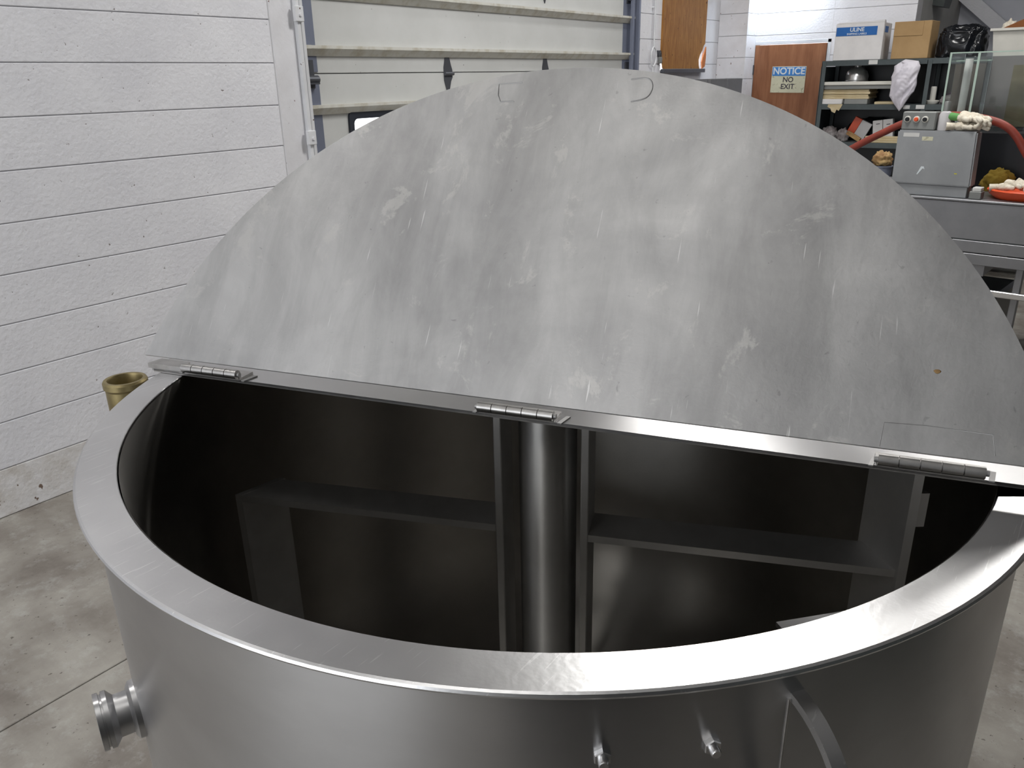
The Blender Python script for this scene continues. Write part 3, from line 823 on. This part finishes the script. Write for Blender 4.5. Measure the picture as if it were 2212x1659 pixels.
# printed carton
wc = empty('printed_carton', (-2.18, 8.20, 1.838), 0.02, label='white shipping carton with a blue printed band on the top shelf', cat='box')
box('carton', (-0.205, -0.14, 0), (0.205, 0.15, 0.305), MAT['carton'], wc, bevel=0.004)
prism('flap', [(-0.205, 0.306), (0.205, 0.306), (0.20, 0.325), (0.10, 0.318), (-0.18, 0.316)], -0.138, -0.08, lambda a, b, h: Vector((a, h, b)), MAT['carton'], wc)
box('band', (-0.198, -0.1425, 0.205), (0.150, -0.14, 0.277), MAT['blue'], wc)
text_mesh('lettering', 'ULINE', 0.045, MAT['print_white'], wc, Matrix.Translation((-0.02, -0.1428, 0.253)) @ RX, bold=0.001)
text_mesh('lettering', 'SHIPPING LABELS', 0.022, MAT['print_white'], wc, Matrix.Translation((-0.02, -0.1428, 0.219)) @ RX, bold=0.0004)
box('band', (0.205, -0.10, 0.225), (0.2065, 0.02, 0.275), MAT['blue'], wc)
# plain cardboard box
cb = empty('cardboard_box', (-1.735, 8.20, 1.838), -0.04, label='plain tan cardboard box between the white carton and the black bag', cat='box')
box('carton', (-0.150, -0.13, 0), (0.150, 0.13, 0.300), MAT['cardboard'], cb, bevel=0.004)
box('flap', (-0.149, -0.134, 0.185), (0.085, -0.130, 0.299), MAT['cardboard'], cb, bevel=0.001)
# black bag
tag(lump('black_bag', (0.178, 0.15, 0.165), MAT['bag'], seed=5, amp=0.12, freq=2.3, boxy=0.55, loc=(-1.362, 8.235, 1.838), ridge=True, sub=5), 'shiny black plastic bag slumped on the top shelf beside the white tub', 'bag')
# white tub with things in it
wt = empty('white_tub', (-0.90, 8.22, 1.838), 0.0, label='white plastic tub with a rolled lip at the right end of the top shelf', cat='tub')
bm = bmesh.new()
def ring_rect(hx, hy, z): return [bm.verts.new((sx * hx, sy * hy, z)) for sx, sy in ((-1, -1), (1, -1), (1, 1), (-1, 1))]
Q = [ring_rect(0.20, 0.12, 0.0), ring_rect(0.225, 0.145, 0.19), ring_rect(0.245, 0.165, 0.193), ring_rect(0.245, 0.165, 0.212), ring_rect(0.225, 0.145, 0.212), ring_rect(0.195, 0.115, 0.012)]
bm.faces.new(Q[0])
for a, b in zip(Q[:-1], Q[1:]):
    for k in range(4): bm.faces.new((a[k], a[(k + 1) % 4], b[(k + 1) % 4], b[k]))
bm.faces.new(Q[-1])
link_bm('tub', bm, MAT['white_plastic'], wt)
o = box('cardboard_scrap', (-0.16, -0.012, 0), (0.16, 0.012, 0.10), MAT['cardboard_dark'], None, loc=(-0.88, 8.19, 2.03), rot=(0, -0.42, 0))
tag(o, 'dark brown cardboard flap sticking up out of the white tub', 'cardboard')
tag(lump('paper_wad', (0.06, 0.06, 0.10), MAT['glove'], seed=9, amp=0.3, loc=(-1.04, 8.27, 1.96)), 'crumpled pale wad showing above the lip of the white tub', 'paper')

# polished bowl, white tray and stacks on the second shelf
tag(box('white_tray', (-2.452, 8.06, 0), (-1.80, 8.40, 0.03), MAT['white_plastic'], bevel=0.004, loc=(0, 0, 1.627), rot=(0, -0.0, 0.0)), 'long flat white tray lying across the stacked boards', 'tray')
tag(box('grey_board', (-2.45, 8.075, 0), (-1.85, 8.42, 0.034), MAT['ctl'], bevel=0.003, loc=(0, 0, 1.5925)), 'flat grey board directly under the long white tray', 'board')
zz = 1.5075
rnd = random.Random(4)
for i in range(4):
    w_ = rnd.uniform(-0.012, 0.012)
    tag(box('wooden_board', (-2.448 + w_, 8.085 + abs(w_), 0), (-2.02 + w_ * 2, 8.38, 0.0205), MAT['paper'], bevel=0.002, loc=(0, 0, zz)), 'thin tan board under the grey board, %s of four in its stack' % ('lowest', 'second from the bottom', 'third from the bottom', 'topmost')[i], 'board', 'tan boards on the second shelf')
    zz += 0.02105
bl = empty('steel_bowl', (-2.205, 8.27, 1.657), label='round polished steel bowl turned upside down on the white tray', cat='bowl')
lathe('bowl', [(0.098, 0.0), (0.103, 0.002), (0.103, 0.006), (0.098, 0.012), (0.100, 0.045), (0.088, 0.085), (0.06, 0.115), (0.025, 0.13), (0, 0.132)], MAT['ball'], bl, seg=40)
lathe('base_ring', [(0.03, 0.128), (0.033, 0.136), (0.027, 0.136), (0.024, 0.129)], MAT['ball'], bl, seg=32)
tag(box('white_carton', (-2.462, 8.06, 0), (-2.255, 8.30, 0.0445), MAT['carton'], bevel=0.003, loc=(0, 0, 1.4625)), 'low bright white carton at the left end of the second shelf', 'box')
tag(box('grey_carton', (-2.235, 8.055, 0), (-2.03, 8.30, 0.0445), MAT['ctl'], bevel=0.003, loc=(0, 0, 1.4625)), 'low pale grey carton right of the bright white carton', 'box')
tag(box('paper_sheet', (-1.97, 8.06, 0), (-1.76, 8.25, 0.022), MAT['paper'], bevel=0.002, loc=(0, 0, 1.4625)), 'tan flat packet lying behind the hanging white bag', 'packet')
# torn paper hanging over the edge of the second shelf
tag(prism('torn_paper', [(-2.37, 1.462), (-2.24, 1.464), (-2.255, 1.43), (-2.27, 1.405), (-2.29, 1.417), (-2.302, 1.385), (-2.335, 1.40), (-2.345, 1.425), (-2.375, 1.44)], 8.043, 8.046, lambda a, b, h: Vector((a, h, b)), MAT['paper']), 'torn tan paper hanging over the edge of the second shelf', 'paper')
# white plastic bag hanging from the rack post
bm = bmesh.new()
rows = [(1.815, -1.80, -1.745, 0.02), (1.80, -1.825, -1.64, 0.03), (1.76, -1.825, -1.62, 0.045), (1.71, -1.84, -1.625, 0.05), (1.66, -1.835, -1.63, 0.05), (1.60, -1.83, -1.632, 0.045), (1.55, -1.835, -1.64, 0.04), (1.50, -1.80, -1.675, 0.03), (1.46, -1.765, -1.695, 0.02), (1.425, -1.738, -1.712, 0.008)]
fine = []
for q0, q1 in zip(rows[:-1], rows[1:]):
    for k in range(6): fine.append(tuple(q0[j] + (q1[j] - q0[j]) * k / 6 for j in range(4)))
fine.append(rows[-1])
prev = None
for (z, xa, xb, dp) in fine:
    cur = []
    for k in range(48):
        a = 2 * PI * k / 48
        fold = 1 - 2 * abs(noise.noise(Vector((math.cos(a) * 1.2, z * 16 - math.cos(a) * 3.0, math.sin(a)))))
        wob = 1 + 0.10 * noise.noise(Vector((a * 1.5, z * 14, 2.0)))
        cur.append(bm.verts.new(((xa + xb) / 2 + (xb - xa) / 2 * math.cos(a) * wob, 7.995 + dp * math.sin(a) * (0.75 + 0.55 * fold), z + 0.018 * math.cos(a))))
    if prev:
        for k in range(48): bm.faces.new((prev[k], prev[(k + 1) % 48], cur[(k + 1) % 48], cur[k]))
    else: bm.faces.new(cur)
    prev = cur
bm.faces.new(prev)
tag(link_bm('hanging_bag', bm, MAT['bagwhite'], smooth=True), 'crumpled white plastic bag hanging in a point from the top shelf', 'bag')
# white spindle base right of the post
sp = empty('spindle', (-1.515, 8.16, 1.4625), label='white plastic spindle with a round foot, right of the rack post', cat='spindle')
lathe('foot', [(0, 0), (0.045, 0), (0.06, 0.022), (0.06, 0.03), (0.02, 0.034), (0, 0.034)], MAT['white_plastic'], sp, seg=28)
lathe('stem', [(0.02, 0.03), (0.024, 0.04), (0.024, 0.135), (0.02, 0.145), (0, 0.145)], MAT['white_plastic'], sp, seg=24)
tag(lump('purple_cloth', (0.10, 0.10, 0.06), M_('purple_cloth', hexc(92, 44, 98), rough=0.9), seed=2, loc=(-1.37, 8.37, 1.4625)), 'dark purple cloth bundled on the second shelf behind the spindle', 'cloth')
tag(lump('pale_rag', (0.08, 0.08, 0.05), MAT['rag'], seed=12, loc=(-1.37, 8.13, 1.4625)), 'pale grey rag on the second shelf in front of the purple cloth', 'rag')

# clutter on the third shelf
Z3 = 1.1285
tag(lump('grey_rag', (0.07, 0.08, 0.085), MAT['rag'], seed=21, amp=0.3, loc=(-2.365, 8.19, Z3)), 'grey rag heaped at the left end of the third shelf', 'rag')
tag(lump('grey_rag', (0.055, 0.05, 0.075), MAT['rag'], seed=23, amp=0.3, loc=(-2.235, 8.15, Z3)), 'pale grey rag in front of the orange and white packet', 'rag')
op = empty('printed_packet', (-2.165, 8.25, Z3 + 0.048), label='orange and white printed packet tilted among the rags', cat='packet')
op.rotation_euler = (0, 0.45, 0.1)
box('white_half', (0.0, -0.03, 0.0), (0.10, 0.03, 0.16), MAT['carton'], op, bevel=0.003)
box('orange_half', (-0.07, -0.03, 0.0), (-0.001, 0.03, 0.16), MAT['orange'], op, bevel=0.003)
tag(box('wood_offcut', (-0.07, -0.02, 0), (0.07, 0.02, 0.035), MAT['tan'], bevel=0.003, loc=(-2.125, 8.085, Z3 + 0.037), rot=(0, 0.5, -0.1)), 'short tan wood offcut below the orange and white packet', 'wood')
for i, (x, lab) in enumerate(((-1.925, 'small white carton leaning on the third shelf, the left of two'), (-1.835, 'small white carton on the third shelf, the right of two'))):
    w_ = empty('small_carton', (x, 8.20, Z3 + 0.0065), label=lab, cat='box', group='small white cartons on the third shelf')
    w_.rotation_euler = (0, -0.12, 0)
    box('carton', (-0.042, -0.03, 0), (0.042, 0.04, 0.185 + 0.012 * i), MAT['carton'], w_, bevel=0.003)
    box('print', (-0.012, -0.0312, 0.150), (0.02, -0.030, 0.156), MAT['ink'], w_)
for i in range(3):
    tag(box('wood_strip', (-0.16, -0.018, 0), (0.16, 0.018, 0.018), MAT['paper'], bevel=0.002, loc=(-1.86, 8.09 + 0.015 * i, Z3 + 0.019 * i), rot=(0, 0, 0.03 * i)), 'yellowish wood strip on the third shelf, %s of its low pile' % ('lowest', 'middle one', 'topmost')[i], 'wood', 'wood strips on the third shelf')
tag(lump('black_sack', (0.24, 0.06, 0.13), MAT['black'], seed=31, loc=(-2.03, 8.405, Z3), amp=0.2), 'matt black sack pushed to the back of the third shelf', 'sack')
# brace and duct in the recess
def beam(name, a, b, w, h, mat, lab, cat):
    a, b = Vector(a), Vector(b)
    t = (b - a).normalized(); s = Vector((0, 1, 0)); n = t.cross(s)
    bm = bmesh.new()
    vv = []
    for p in (a, b):
        vv.append([bm.verts.new(p + s * i * h / 2 + n * j * w / 2) for i, j in ((-1, -1), (1, -1), (1, 1), (-1, 1))])
    bm.faces.new(vv[0]); bm.faces.new(vv[1])
    for k in range(4): bm.faces.new((vv[0][k], vv[0][(k + 1) % 4], vv[1][(k + 1) % 4], vv[1][k]))
    return tag(link_bm(name, bm, mat), lab, cat)
beam('diagonal_brace', (-1.83, 10.45, 2.52), (-1.17, 10.45, 1.966), 0.13, 0.10, MAT['paint'], 'white diagonal brace in the recess above the rack', 'brace')
beam('upright_stud', (-1.05, 10.5, 0.0), (-1.05, 10.5, 4.15), 0.1, 0.08, MAT['white_plastic'], 'white upright stud at the right end of the diagonal brace', 'stud')
beam('duct', (-2.0, 9.3, 2.42), (-1.72, 9.3, 2.36), 0.12, 0.3, MAT['machine'], 'dark short duct end poking out past the wall corner', 'duct')

# ------------------------------------------------------------------ stainless bench and the things on it
TB = Vector((-1.04, 5.5, 0)); TA = math.radians(-6)
BT = 1.016
def T(u, w, z):
    return TB + Vector((math.cos(TA) * u - math.sin(TA) * w, math.sin(TA) * u + math.cos(TA) * w, z))
bn = empty('steel_bench', TB, TA, label='stainless steel trough bench behind the kettle at the right', cat='bench')
UX0, UX1, BD = -0.55, 1.25, 0.92
box('top', (UX0, 0, BT - 0.015), (UX1, BD, BT), MAT['bench'], bn, bevel=0.004)
for (z0, z1) in ((0.782, BT - 0.0155), (0.706, 0.776), (0.634, 0.700)):
    box('front_panel', (UX0 + 0.01, 0.008, z0), (UX1 - 0.01, 0.03, z1), MAT['bench'], bn, bevel=0.003)
for x in (-0.5, 0.622, 1.18):
    for y in (0.04, BD - 0.06):
        box('leg', (x, y, 0), (x + 0.04, y + 0.04, BT - 0.015 if y > 0.1 else 0.634), MAT['bench'], bn, bevel=0.004)
box('lower_rail', (UX0, 0.01, 0.455), (UX1, 0.038, 0.492), MAT['rim'], bn, bevel=0.004)
prism('sloped_pan', [(0.06, 0.633), (0.80, 0.633), (0.80, 0.60), (0.06, 0.56)], 0.10, 0.50, lambda a, b, h: Vector((0.1 + h * 0.7, a, b)), MAT['bench'], bn)
tag(box('floor_bin', (-0.3, 0.15, 0), (0.52, 0.75, 0.42), MAT['black'], bevel=0.02, loc=TB, rot=(0, 0, TA)), 'black bin standing under the steel bench', 'bin')

cbn = empty('steel_cabinet', TB, TA, label='grey steel control cabinet with paper labels on the bench', cat='cabinet')
box('plinth', (-0.125, 0.045, BT + 0.0005), (0.282, 0.13, 1.0815), MAT['cab'], cbn, bevel=0.003)
hd = bmesh.new()
add_prism(hd, [(-0.155, 1.082), (0.298, 1.082), (0.287, 1.400), (-0.158, 1.400)], 0.03, 0.135, lambda a, b, h: Vector((a, h, b)))
bmesh.ops.bevel(hd, geom=hd.edges[:], offset=0.008, segments=2, affect='EDGES')
link_bm('housing', hd, MAT['cab'], cbn)
box('label', (-0.122, 0.0285, 1.362), (-0.030, 0.030, 1.385), MAT['tape'], cbn)
box('label', (-0.012, 0.0285, 1.342), (0.050, 0.030, 1.365), MAT['cream'], cbn)
prism('sticker', [(-0.012, 1.142), (-0.006, 1.142), (0.018, 1.178), (0.030, 1.174), (0.024, 1.190), (0.008, 1.190)], 0.0285, 0.030, lambda a, b, h: Vector((a, h, b)), MAT['print_white'], cbn)
box('yellow_mark', (0.20, 0.0285, 1.155), (0.215, 0.030, 1.160), M_('yellow_mark', hexc(206, 196, 40)), cbn)

ct = empty('push_button_box', TB, TA, label='grey control box with three push buttons on top of the cabinet', cat='control box')
box('case', (-0.15, 0.05, 1.4005), (0.044, 0.13, 1.507), MAT['ctl'], ct, bevel=0.006)
for x, mt in ((-0.1165, 'black'), (-0.065, 'orange'), (-0.016, 'black')):
    Mx = Matrix.Translation((x, 0.05, 1.463)) @ Matrix.Rotation(PI / 2, 4, 'X')
    bt = lathe('button', [(0, 0), (0.019, 0), (0.019, 0.007), (0.0145, 0.010), (0, 0.010)], MAT['white_plastic'], ct, seg=24, M=Mx)
    lathe('cap', [(0, 0.009), (0.0125, 0.009), (0.0125, 0.018), (0.010, 0.021), (0, 0.021)], MAT[mt], bt, seg=20, M=Mx)

jr = empty('clear_jar', TB, TA, label='cloudy plastic jar with a tall neck beside the push button box', cat='jar')
jm = Matrix.Translation(Vector((0.085, 0.085, 1.4005)))
lathe('jar', [(0, 0), (0.034, 0), (0.036, 0.006), (0.036, 0.085), (0.030, 0.102), (0.018, 0.110), (0, 0.110)], MAT['jar'], jr, seg=28, M=jm)
lathe('neck', [(0.018, 0.108), (0.018, 0.160), (0.015, 0.165), (0, 0.165)], MAT['ctl'], jr, seg=24, M=jm)


def glove(loc, rz, tilt, label, group, seed, cuff=None, sc=1.0):
    g = empty('work_glove', loc, rz, label=label, cat='glove', group=group)
    g.rotation_euler = (0, tilt, rz)
    g.scale = (sc, sc, sc * 1.25)
    bm = bmesh.new()
    rn_ = random.Random(seed)
    b2 = bmesh.new()
    bmesh.ops.create_icosphere(b2, subdivisions=3, radius=1.0)
    for v in b2.verts: v.co = Vector((v.co.x * 0.055, v.co.y * 0.045, v.co.z * 0.022 + 0.022)) * (1 + 0.16 * noise.noise(v.co * 3 + Vector((seed, 0, 0))))
    me = bpy.data.meshes.new('t'); b2.to_mesh(me); b2.free(); bm.from_mesh(me); bpy.data.meshes.remove(me)
    for k in range(4):
        y = -0.031 + 0.021 * k
        l = (0.055, 0.068, 0.064, 0.048)[k]
        c = rn_.uniform(-0.010, 0.028)
        add_tube(bm, catmull([(0.035, y, 0.022), (0.055, y * 1.15, 0.024), (0.05 + l * 0.55, y * 1.3 + c * 0.4, 0.024 + c), (0.05 + l, y * 1.4 + c, 0.016 + c * 0.4)], 3), [0.0115] * 9 + [0.006], seg=8)
    add_tube(bm, catmull([(0.0, -0.035, 0.02), (0.02, -0.058, 0.022), (0.05, -0.072, 0.018)], 3), [0.012] * 6 + [0.007], seg=8)
    link_bm('hand', bm, MAT['glove'], g, smooth=True)
    lathe('cuff', [(0.030, 0), (0.033, 0.004), (0.036, 0.05), (0.034, 0.052), (0.028, 0.004)], cuff or MAT['glove'], g, seg=20, M=Matrix.Translation((-0.04, 0, 0.022)) @ Matrix.Rotation(-PI / 2, 4, 'Y') @ Matrix.Diagonal((0.55, 1.0, 1.0, 1.0)))
    return g


glove(T(0.185, 0.075, 1.4005), 0.25, 0.0, 'white work glove flat on the cabinet right beside the cloudy jar', 'gloves on the cabinet', 1, sc=0.92)
glove(T(0.235, 0.085, 1.4005), -0.4, 0.0, 'white work glove at the right end of the cabinet top', 'gloves on the cabinet', 2, sc=0.92)
glove(T(0.19, 0.085, 1.446), -0.15, 0.12, 'white work glove with a green cuff on top of the glove pile', 'gloves on the cabinet', 3, MAT['green'], sc=0.92)
glove(T(0.235, 0.100, 1.452), -0.6, 0.15, 'white work glove drooping towards the red hose', 'gloves on the cabinet', 4, sc=0.92)

tag(tube('red_hose', catmull([T(-0.75, 0.31, 1.12), T(-0.5007, 0.31, 1.274), T(-0.36, 0.31, 1.353), T(-0.211, 0.31, 1.428), T(-0.05, 0.31, 1.468), T(0.12, 0.31, 1.475), T(0.2787, 0.31, 1.4506), T(0.372, 0.31, 1.4127), T(0.435, 0.31, 1.355), T(0.4853, 0.31, 1.284), T(0.58, 0.31, 1.16), T(0.70, 0.30, 1.046)], 6), 0.023, MAT['red_hose'], None, seg=16), 'thick brick red hose arching behind the steel cabinet', 'hose')

bk = empty('small_pail', T(-0.262, 0.13, BT + 0.0005), TA, label='small blue grey pail on the bench left of the cabinet', cat='pail')
lathe('pail', [(0, 0), (0.055, 0), (0.066, 0.148), (0.070, 0.150), (0.070, 0.156), (0.062, 0.156), (0.052, 0.01), (0, 0.01)], MAT['stile'], bk, seg=28)
tag(lump('leather_glove', (0.058, 0.045, 0.055), MAT['tan'], seed=33, amp=0.35, loc=T(-0.262, 0.13, BT + 0.158)), 'tan leather work glove crumpled on the pail left of the cabinet', 'glove')
jb = empty('junction_box', TB, TA, label='small grey junction box on the bench beside the cabinet', cat='junction box')
box('base', (0.300, 0.03, BT + 0.0005), (0.365, 0.10, BT + 0.045), MAT['ctl'], jb, bevel=0.003)
box('cover', (0.312, 0.034, BT + 0.0455), (0.360, 0.098, BT + 0.068), MAT['tape'], jb, bevel=0.003)
ot = empty('orange_tray', T(0.565, 0.24, BT + 0.0005), TA, label='bright orange round tray at the edge of the bench', cat='tray')
lathe('tray', [(0, 0), (0.17, 0), (0.205, 0.026), (0.218, 0.05), (0.210, 0.058), (0.200, 0.048), (0.165, 0.012), (0, 0.012)], MAT['orange'], ot, seg=48)
glove(T(0.46, 0.15, BT + 0.045), 0.15, -0.1, 'white work glove lying in the orange tray, nearer the cabinet', 'gloves in the orange tray', 5, sc=0.9)
glove(T(0.535, 0.14, BT + 0.062), -0.45, 0.05, 'white work glove in the orange tray, on top', 'gloves in the orange tray', 6, sc=0.9)
glove(T(0.60, 0.13, BT + 0.045), -0.9, 0.0, 'white work glove in the orange tray, at the frame edge', 'gloves in the orange tray', 7, sc=0.9)
tag(lump('mustard_cloth', (0.085, 0.04, 0.09), MAT['mustard'], seed=41, amp=0.35, loc=T(0.345, 0.475, BT + 0.0005)), 'mustard yellow cloth heaped behind the junction box', 'cloth')
tag(lump('pale_cloth', (0.022, 0.02, 0.07), MAT['rag'], seed=44, amp=0.25, loc=T(0.505, 0.49, BT + 0.0005)), 'small pale rag standing behind the orange tray', 'rag')
mj = empty('magenta_bottle', T(0.605, 0.50, BT + 0.0005), TA, label='magenta plastic bottle at the right edge behind the gloves', cat='bottle')
lathe('bottle', [(0, 0), (0.04, 0), (0.043, 0.006), (0.043, 0.10), (0.034, 0.135), (0.02, 0.15), (0, 0.15)], MAT['magenta'], mj, seg=28)
lathe('cap', [(0.021, 0.148), (0.021, 0.175), (0.018, 0.178), (0, 0.178)], MAT['black'], mj, seg=20)
tag(box('black_crate', (-0.14, 0.56, BT + 0.0005), (0.95, 0.90, 1.37), MAT['black'], bevel=0.01, loc=TB, rot=(0, 0, TA)), 'black crate at the back of the bench under the clear case', 'crate')

# clear case standing on the crate
gc = empty('clear_case', TB, TA, label='tall clear acrylic case with pale edges behind the gloves', cat='case')
gx0, gxm, gx1, gy0, gy1, gz0, gz1 = -0.083, 0.083, 0.80, 0.58, 0.88, 1.3705, 1.836
box('pane', (gx0, gy0, gz0), (gx1, gy0 + 0.006, gz1), MAT['acrylic'], gc)
box('pane', (gx0, gy0 + 0.0065, gz0), (gx0 + 0.006, gy1, gz1), MAT['acrylic'], gc)
box('pane', (gxm - 0.003, gy0 + 0.0065, gz0), (gxm + 0.003, gy1, gz1), MAT['acrylic'], gc)
box('pane', (gx0 - 0.05, gy1 + 0.0005, gz0), (gx1, gy1 + 0.0065, gz1 - 0.045), MAT['acrylic'], gc)
for (lo, hi) in (((gx0 - 0.004, gy0 - 0.004, gz0), (gx0 + 0.008, gy0 - 0.0005, gz1)), ((gxm - 0.007, gy0 - 0.004, gz0), (gxm + 0.007, gy0 - 0.0005, gz1)), ((gx0 - 0.004, gy0 - 0.004, gz1 + 0.0005), (gx1, gy0 + 0.008, gz1 + 0.008)), ((gx0 - 0.05, gy1 - 0.002, gz1 - 0.0445), (gx1, gy1 + 0.008, gz1 - 0.038))):
    box('edge_strip', lo, hi, MAT['acrylic_edge'], gc)
lathe('streak_tube', [(0.024, gz0 + 0.002), (0.024, gz1 - 0.03)], MAT['gloss_white'], gc, seg=32, M=Matrix.Translation((0.0, 0.70, 0)))  # glossy white tube added in place of a bright light streak
box('inner_panel', (0.24, gy1 - 0.10, gz0 + 0.02), (0.7, gy1 - 0.09, gz1 - 0.075), M_('olive_panel', hexc(118, 112, 90), rough=0.5, col2=hexc(98, 92, 72), scale=5), gc)
box('inner_panel', (0.10, gy1 - 0.045, gz0 + 0.01), (0.75, gy1 - 0.035, gz1 - 0.02), M_('smoky_panel', hexc(126, 122, 122), rough=0.4), gc)
box('inner_panel', (gx0 - 0.04, gy1 - 0.030, gz0 + 0.01), (0.06, gy1 - 0.024, gz1 - 0.06), M_('brown_panel', hexc(96, 88, 82), rough=0.4), gc)

# ------------------------------------------------------------------ dark shapes added out of frame to darken the kettle reflections
mc = empty('added_machine', (1.75, 0.9, 0), 0.15, label='dark machine shape added out of view right of the kettle to darken its reflections', cat='machine')
box('bed', (-0.55, -1.3, 0.12), (0.55, 1.1, 0.75), MAT['machine'], mc, bevel=0.02)
box('column', (0.05, -1.1, 0.75), (0.5, 0.8, 1.7), MAT['machine'], mc, bevel=0.03)
for x, y in ((-0.5, -1.25), (0.42, -1.25), (-0.5, 0.97), (0.42, 0.97)):
    box('foot', (x, y, 0), (x + 0.1, y + 0.1, 0.12), MAT['machine'], mc)

for (x, y, lab) in ((0.42, -0.58, 'black drum added out of view to darken the kettle reflections, the left of two'), (0.98, -0.42, 'black drum added out of view to darken the kettle reflections, the right of two')):  # added for the dark band reflected in the kettle body
    dr = empty('added_drum', (x, y, 0), 0.0, label=lab, cat='drum', group='drums added for dark reflections')
    lathe('drum', [(0, 0), (0.265, 0), (0.27, 0.01), (0.265, 0.02), (0.265, 0.28), (0.274, 0.295), (0.265, 0.31), (0.265, 0.57), (0.274, 0.585), (0.265, 0.60), (0.265, 0.86), (0.27, 0.87), (0.265, 0.88), (0.26, 0.87), (0, 0.87)], MAT['black'], dr, seg=48)
    lathe('bung', [(0, 0.87), (0.03, 0.87), (0.03, 0.882), (0, 0.882)], MAT['dark_metal'], dr, seg=20, M=Matrix.Translation((0.18, 0, 0)))

# ------------------------------------------------------------------ unseen lamps: some placed from rim highlights, others added as fill
for i, (x, y, z, r, w) in enumerate(LAMPS):
    lf = empty('unseen_ceiling_lamp', (x, y, z), r, label='unseen white ceiling lamp added for light and highlights', cat='lamp', group='ceiling lamps added above the frame')
    boxes('housing', [((-0.62, -0.16, 0.01), (0.62, 0.16, CEIL - z - 0.001)), ((-0.62, -0.17, -0.03), (0.62, -0.16, 0.03)), ((-0.62, 0.16, -0.03), (0.62, 0.17, 0.03))], MAT['fixture'], lf)
    ld = bpy.data.lights.new('lamp_light', 'AREA')
    ld.shape = 'RECTANGLE'; ld.size = 1.2; ld.size_y = 0.3
    ld.energy = w
    ld.color = (1.0, 0.985, 0.96)
    lo = bpy.data.objects.new('lamp_light', ld)
    lo.parent = lf
    COL.objects.link(lo)
# added lamp making the bright daylight patch beside the pilaster
wlmp = empty('patch_lamp', (-3.02, 8.40, 2.62), label='cool white lamp added above the brown door for the bright wall patch', cat='lamp')
box('housing', (-0.16, 0.02, 0.0), (0.16, 0.14, 0.08), MAT['fixture'], wlmp, bevel=0.01)
ld = bpy.data.lights.new('patch_lamp_light', 'AREA')
ld.shape = 'RECTANGLE'; ld.size = 0.3; ld.size_y = 0.1; ld.energy = 9; ld.color = (0.78, 0.89, 1.0)
lo = bpy.data.objects.new('patch_lamp_light', ld); lo.parent = wlmp; lo.location = (0, 0.0, -0.01); lo.rotation_euler = (math.radians(25), 0, 0)
COL.objects.link(lo)
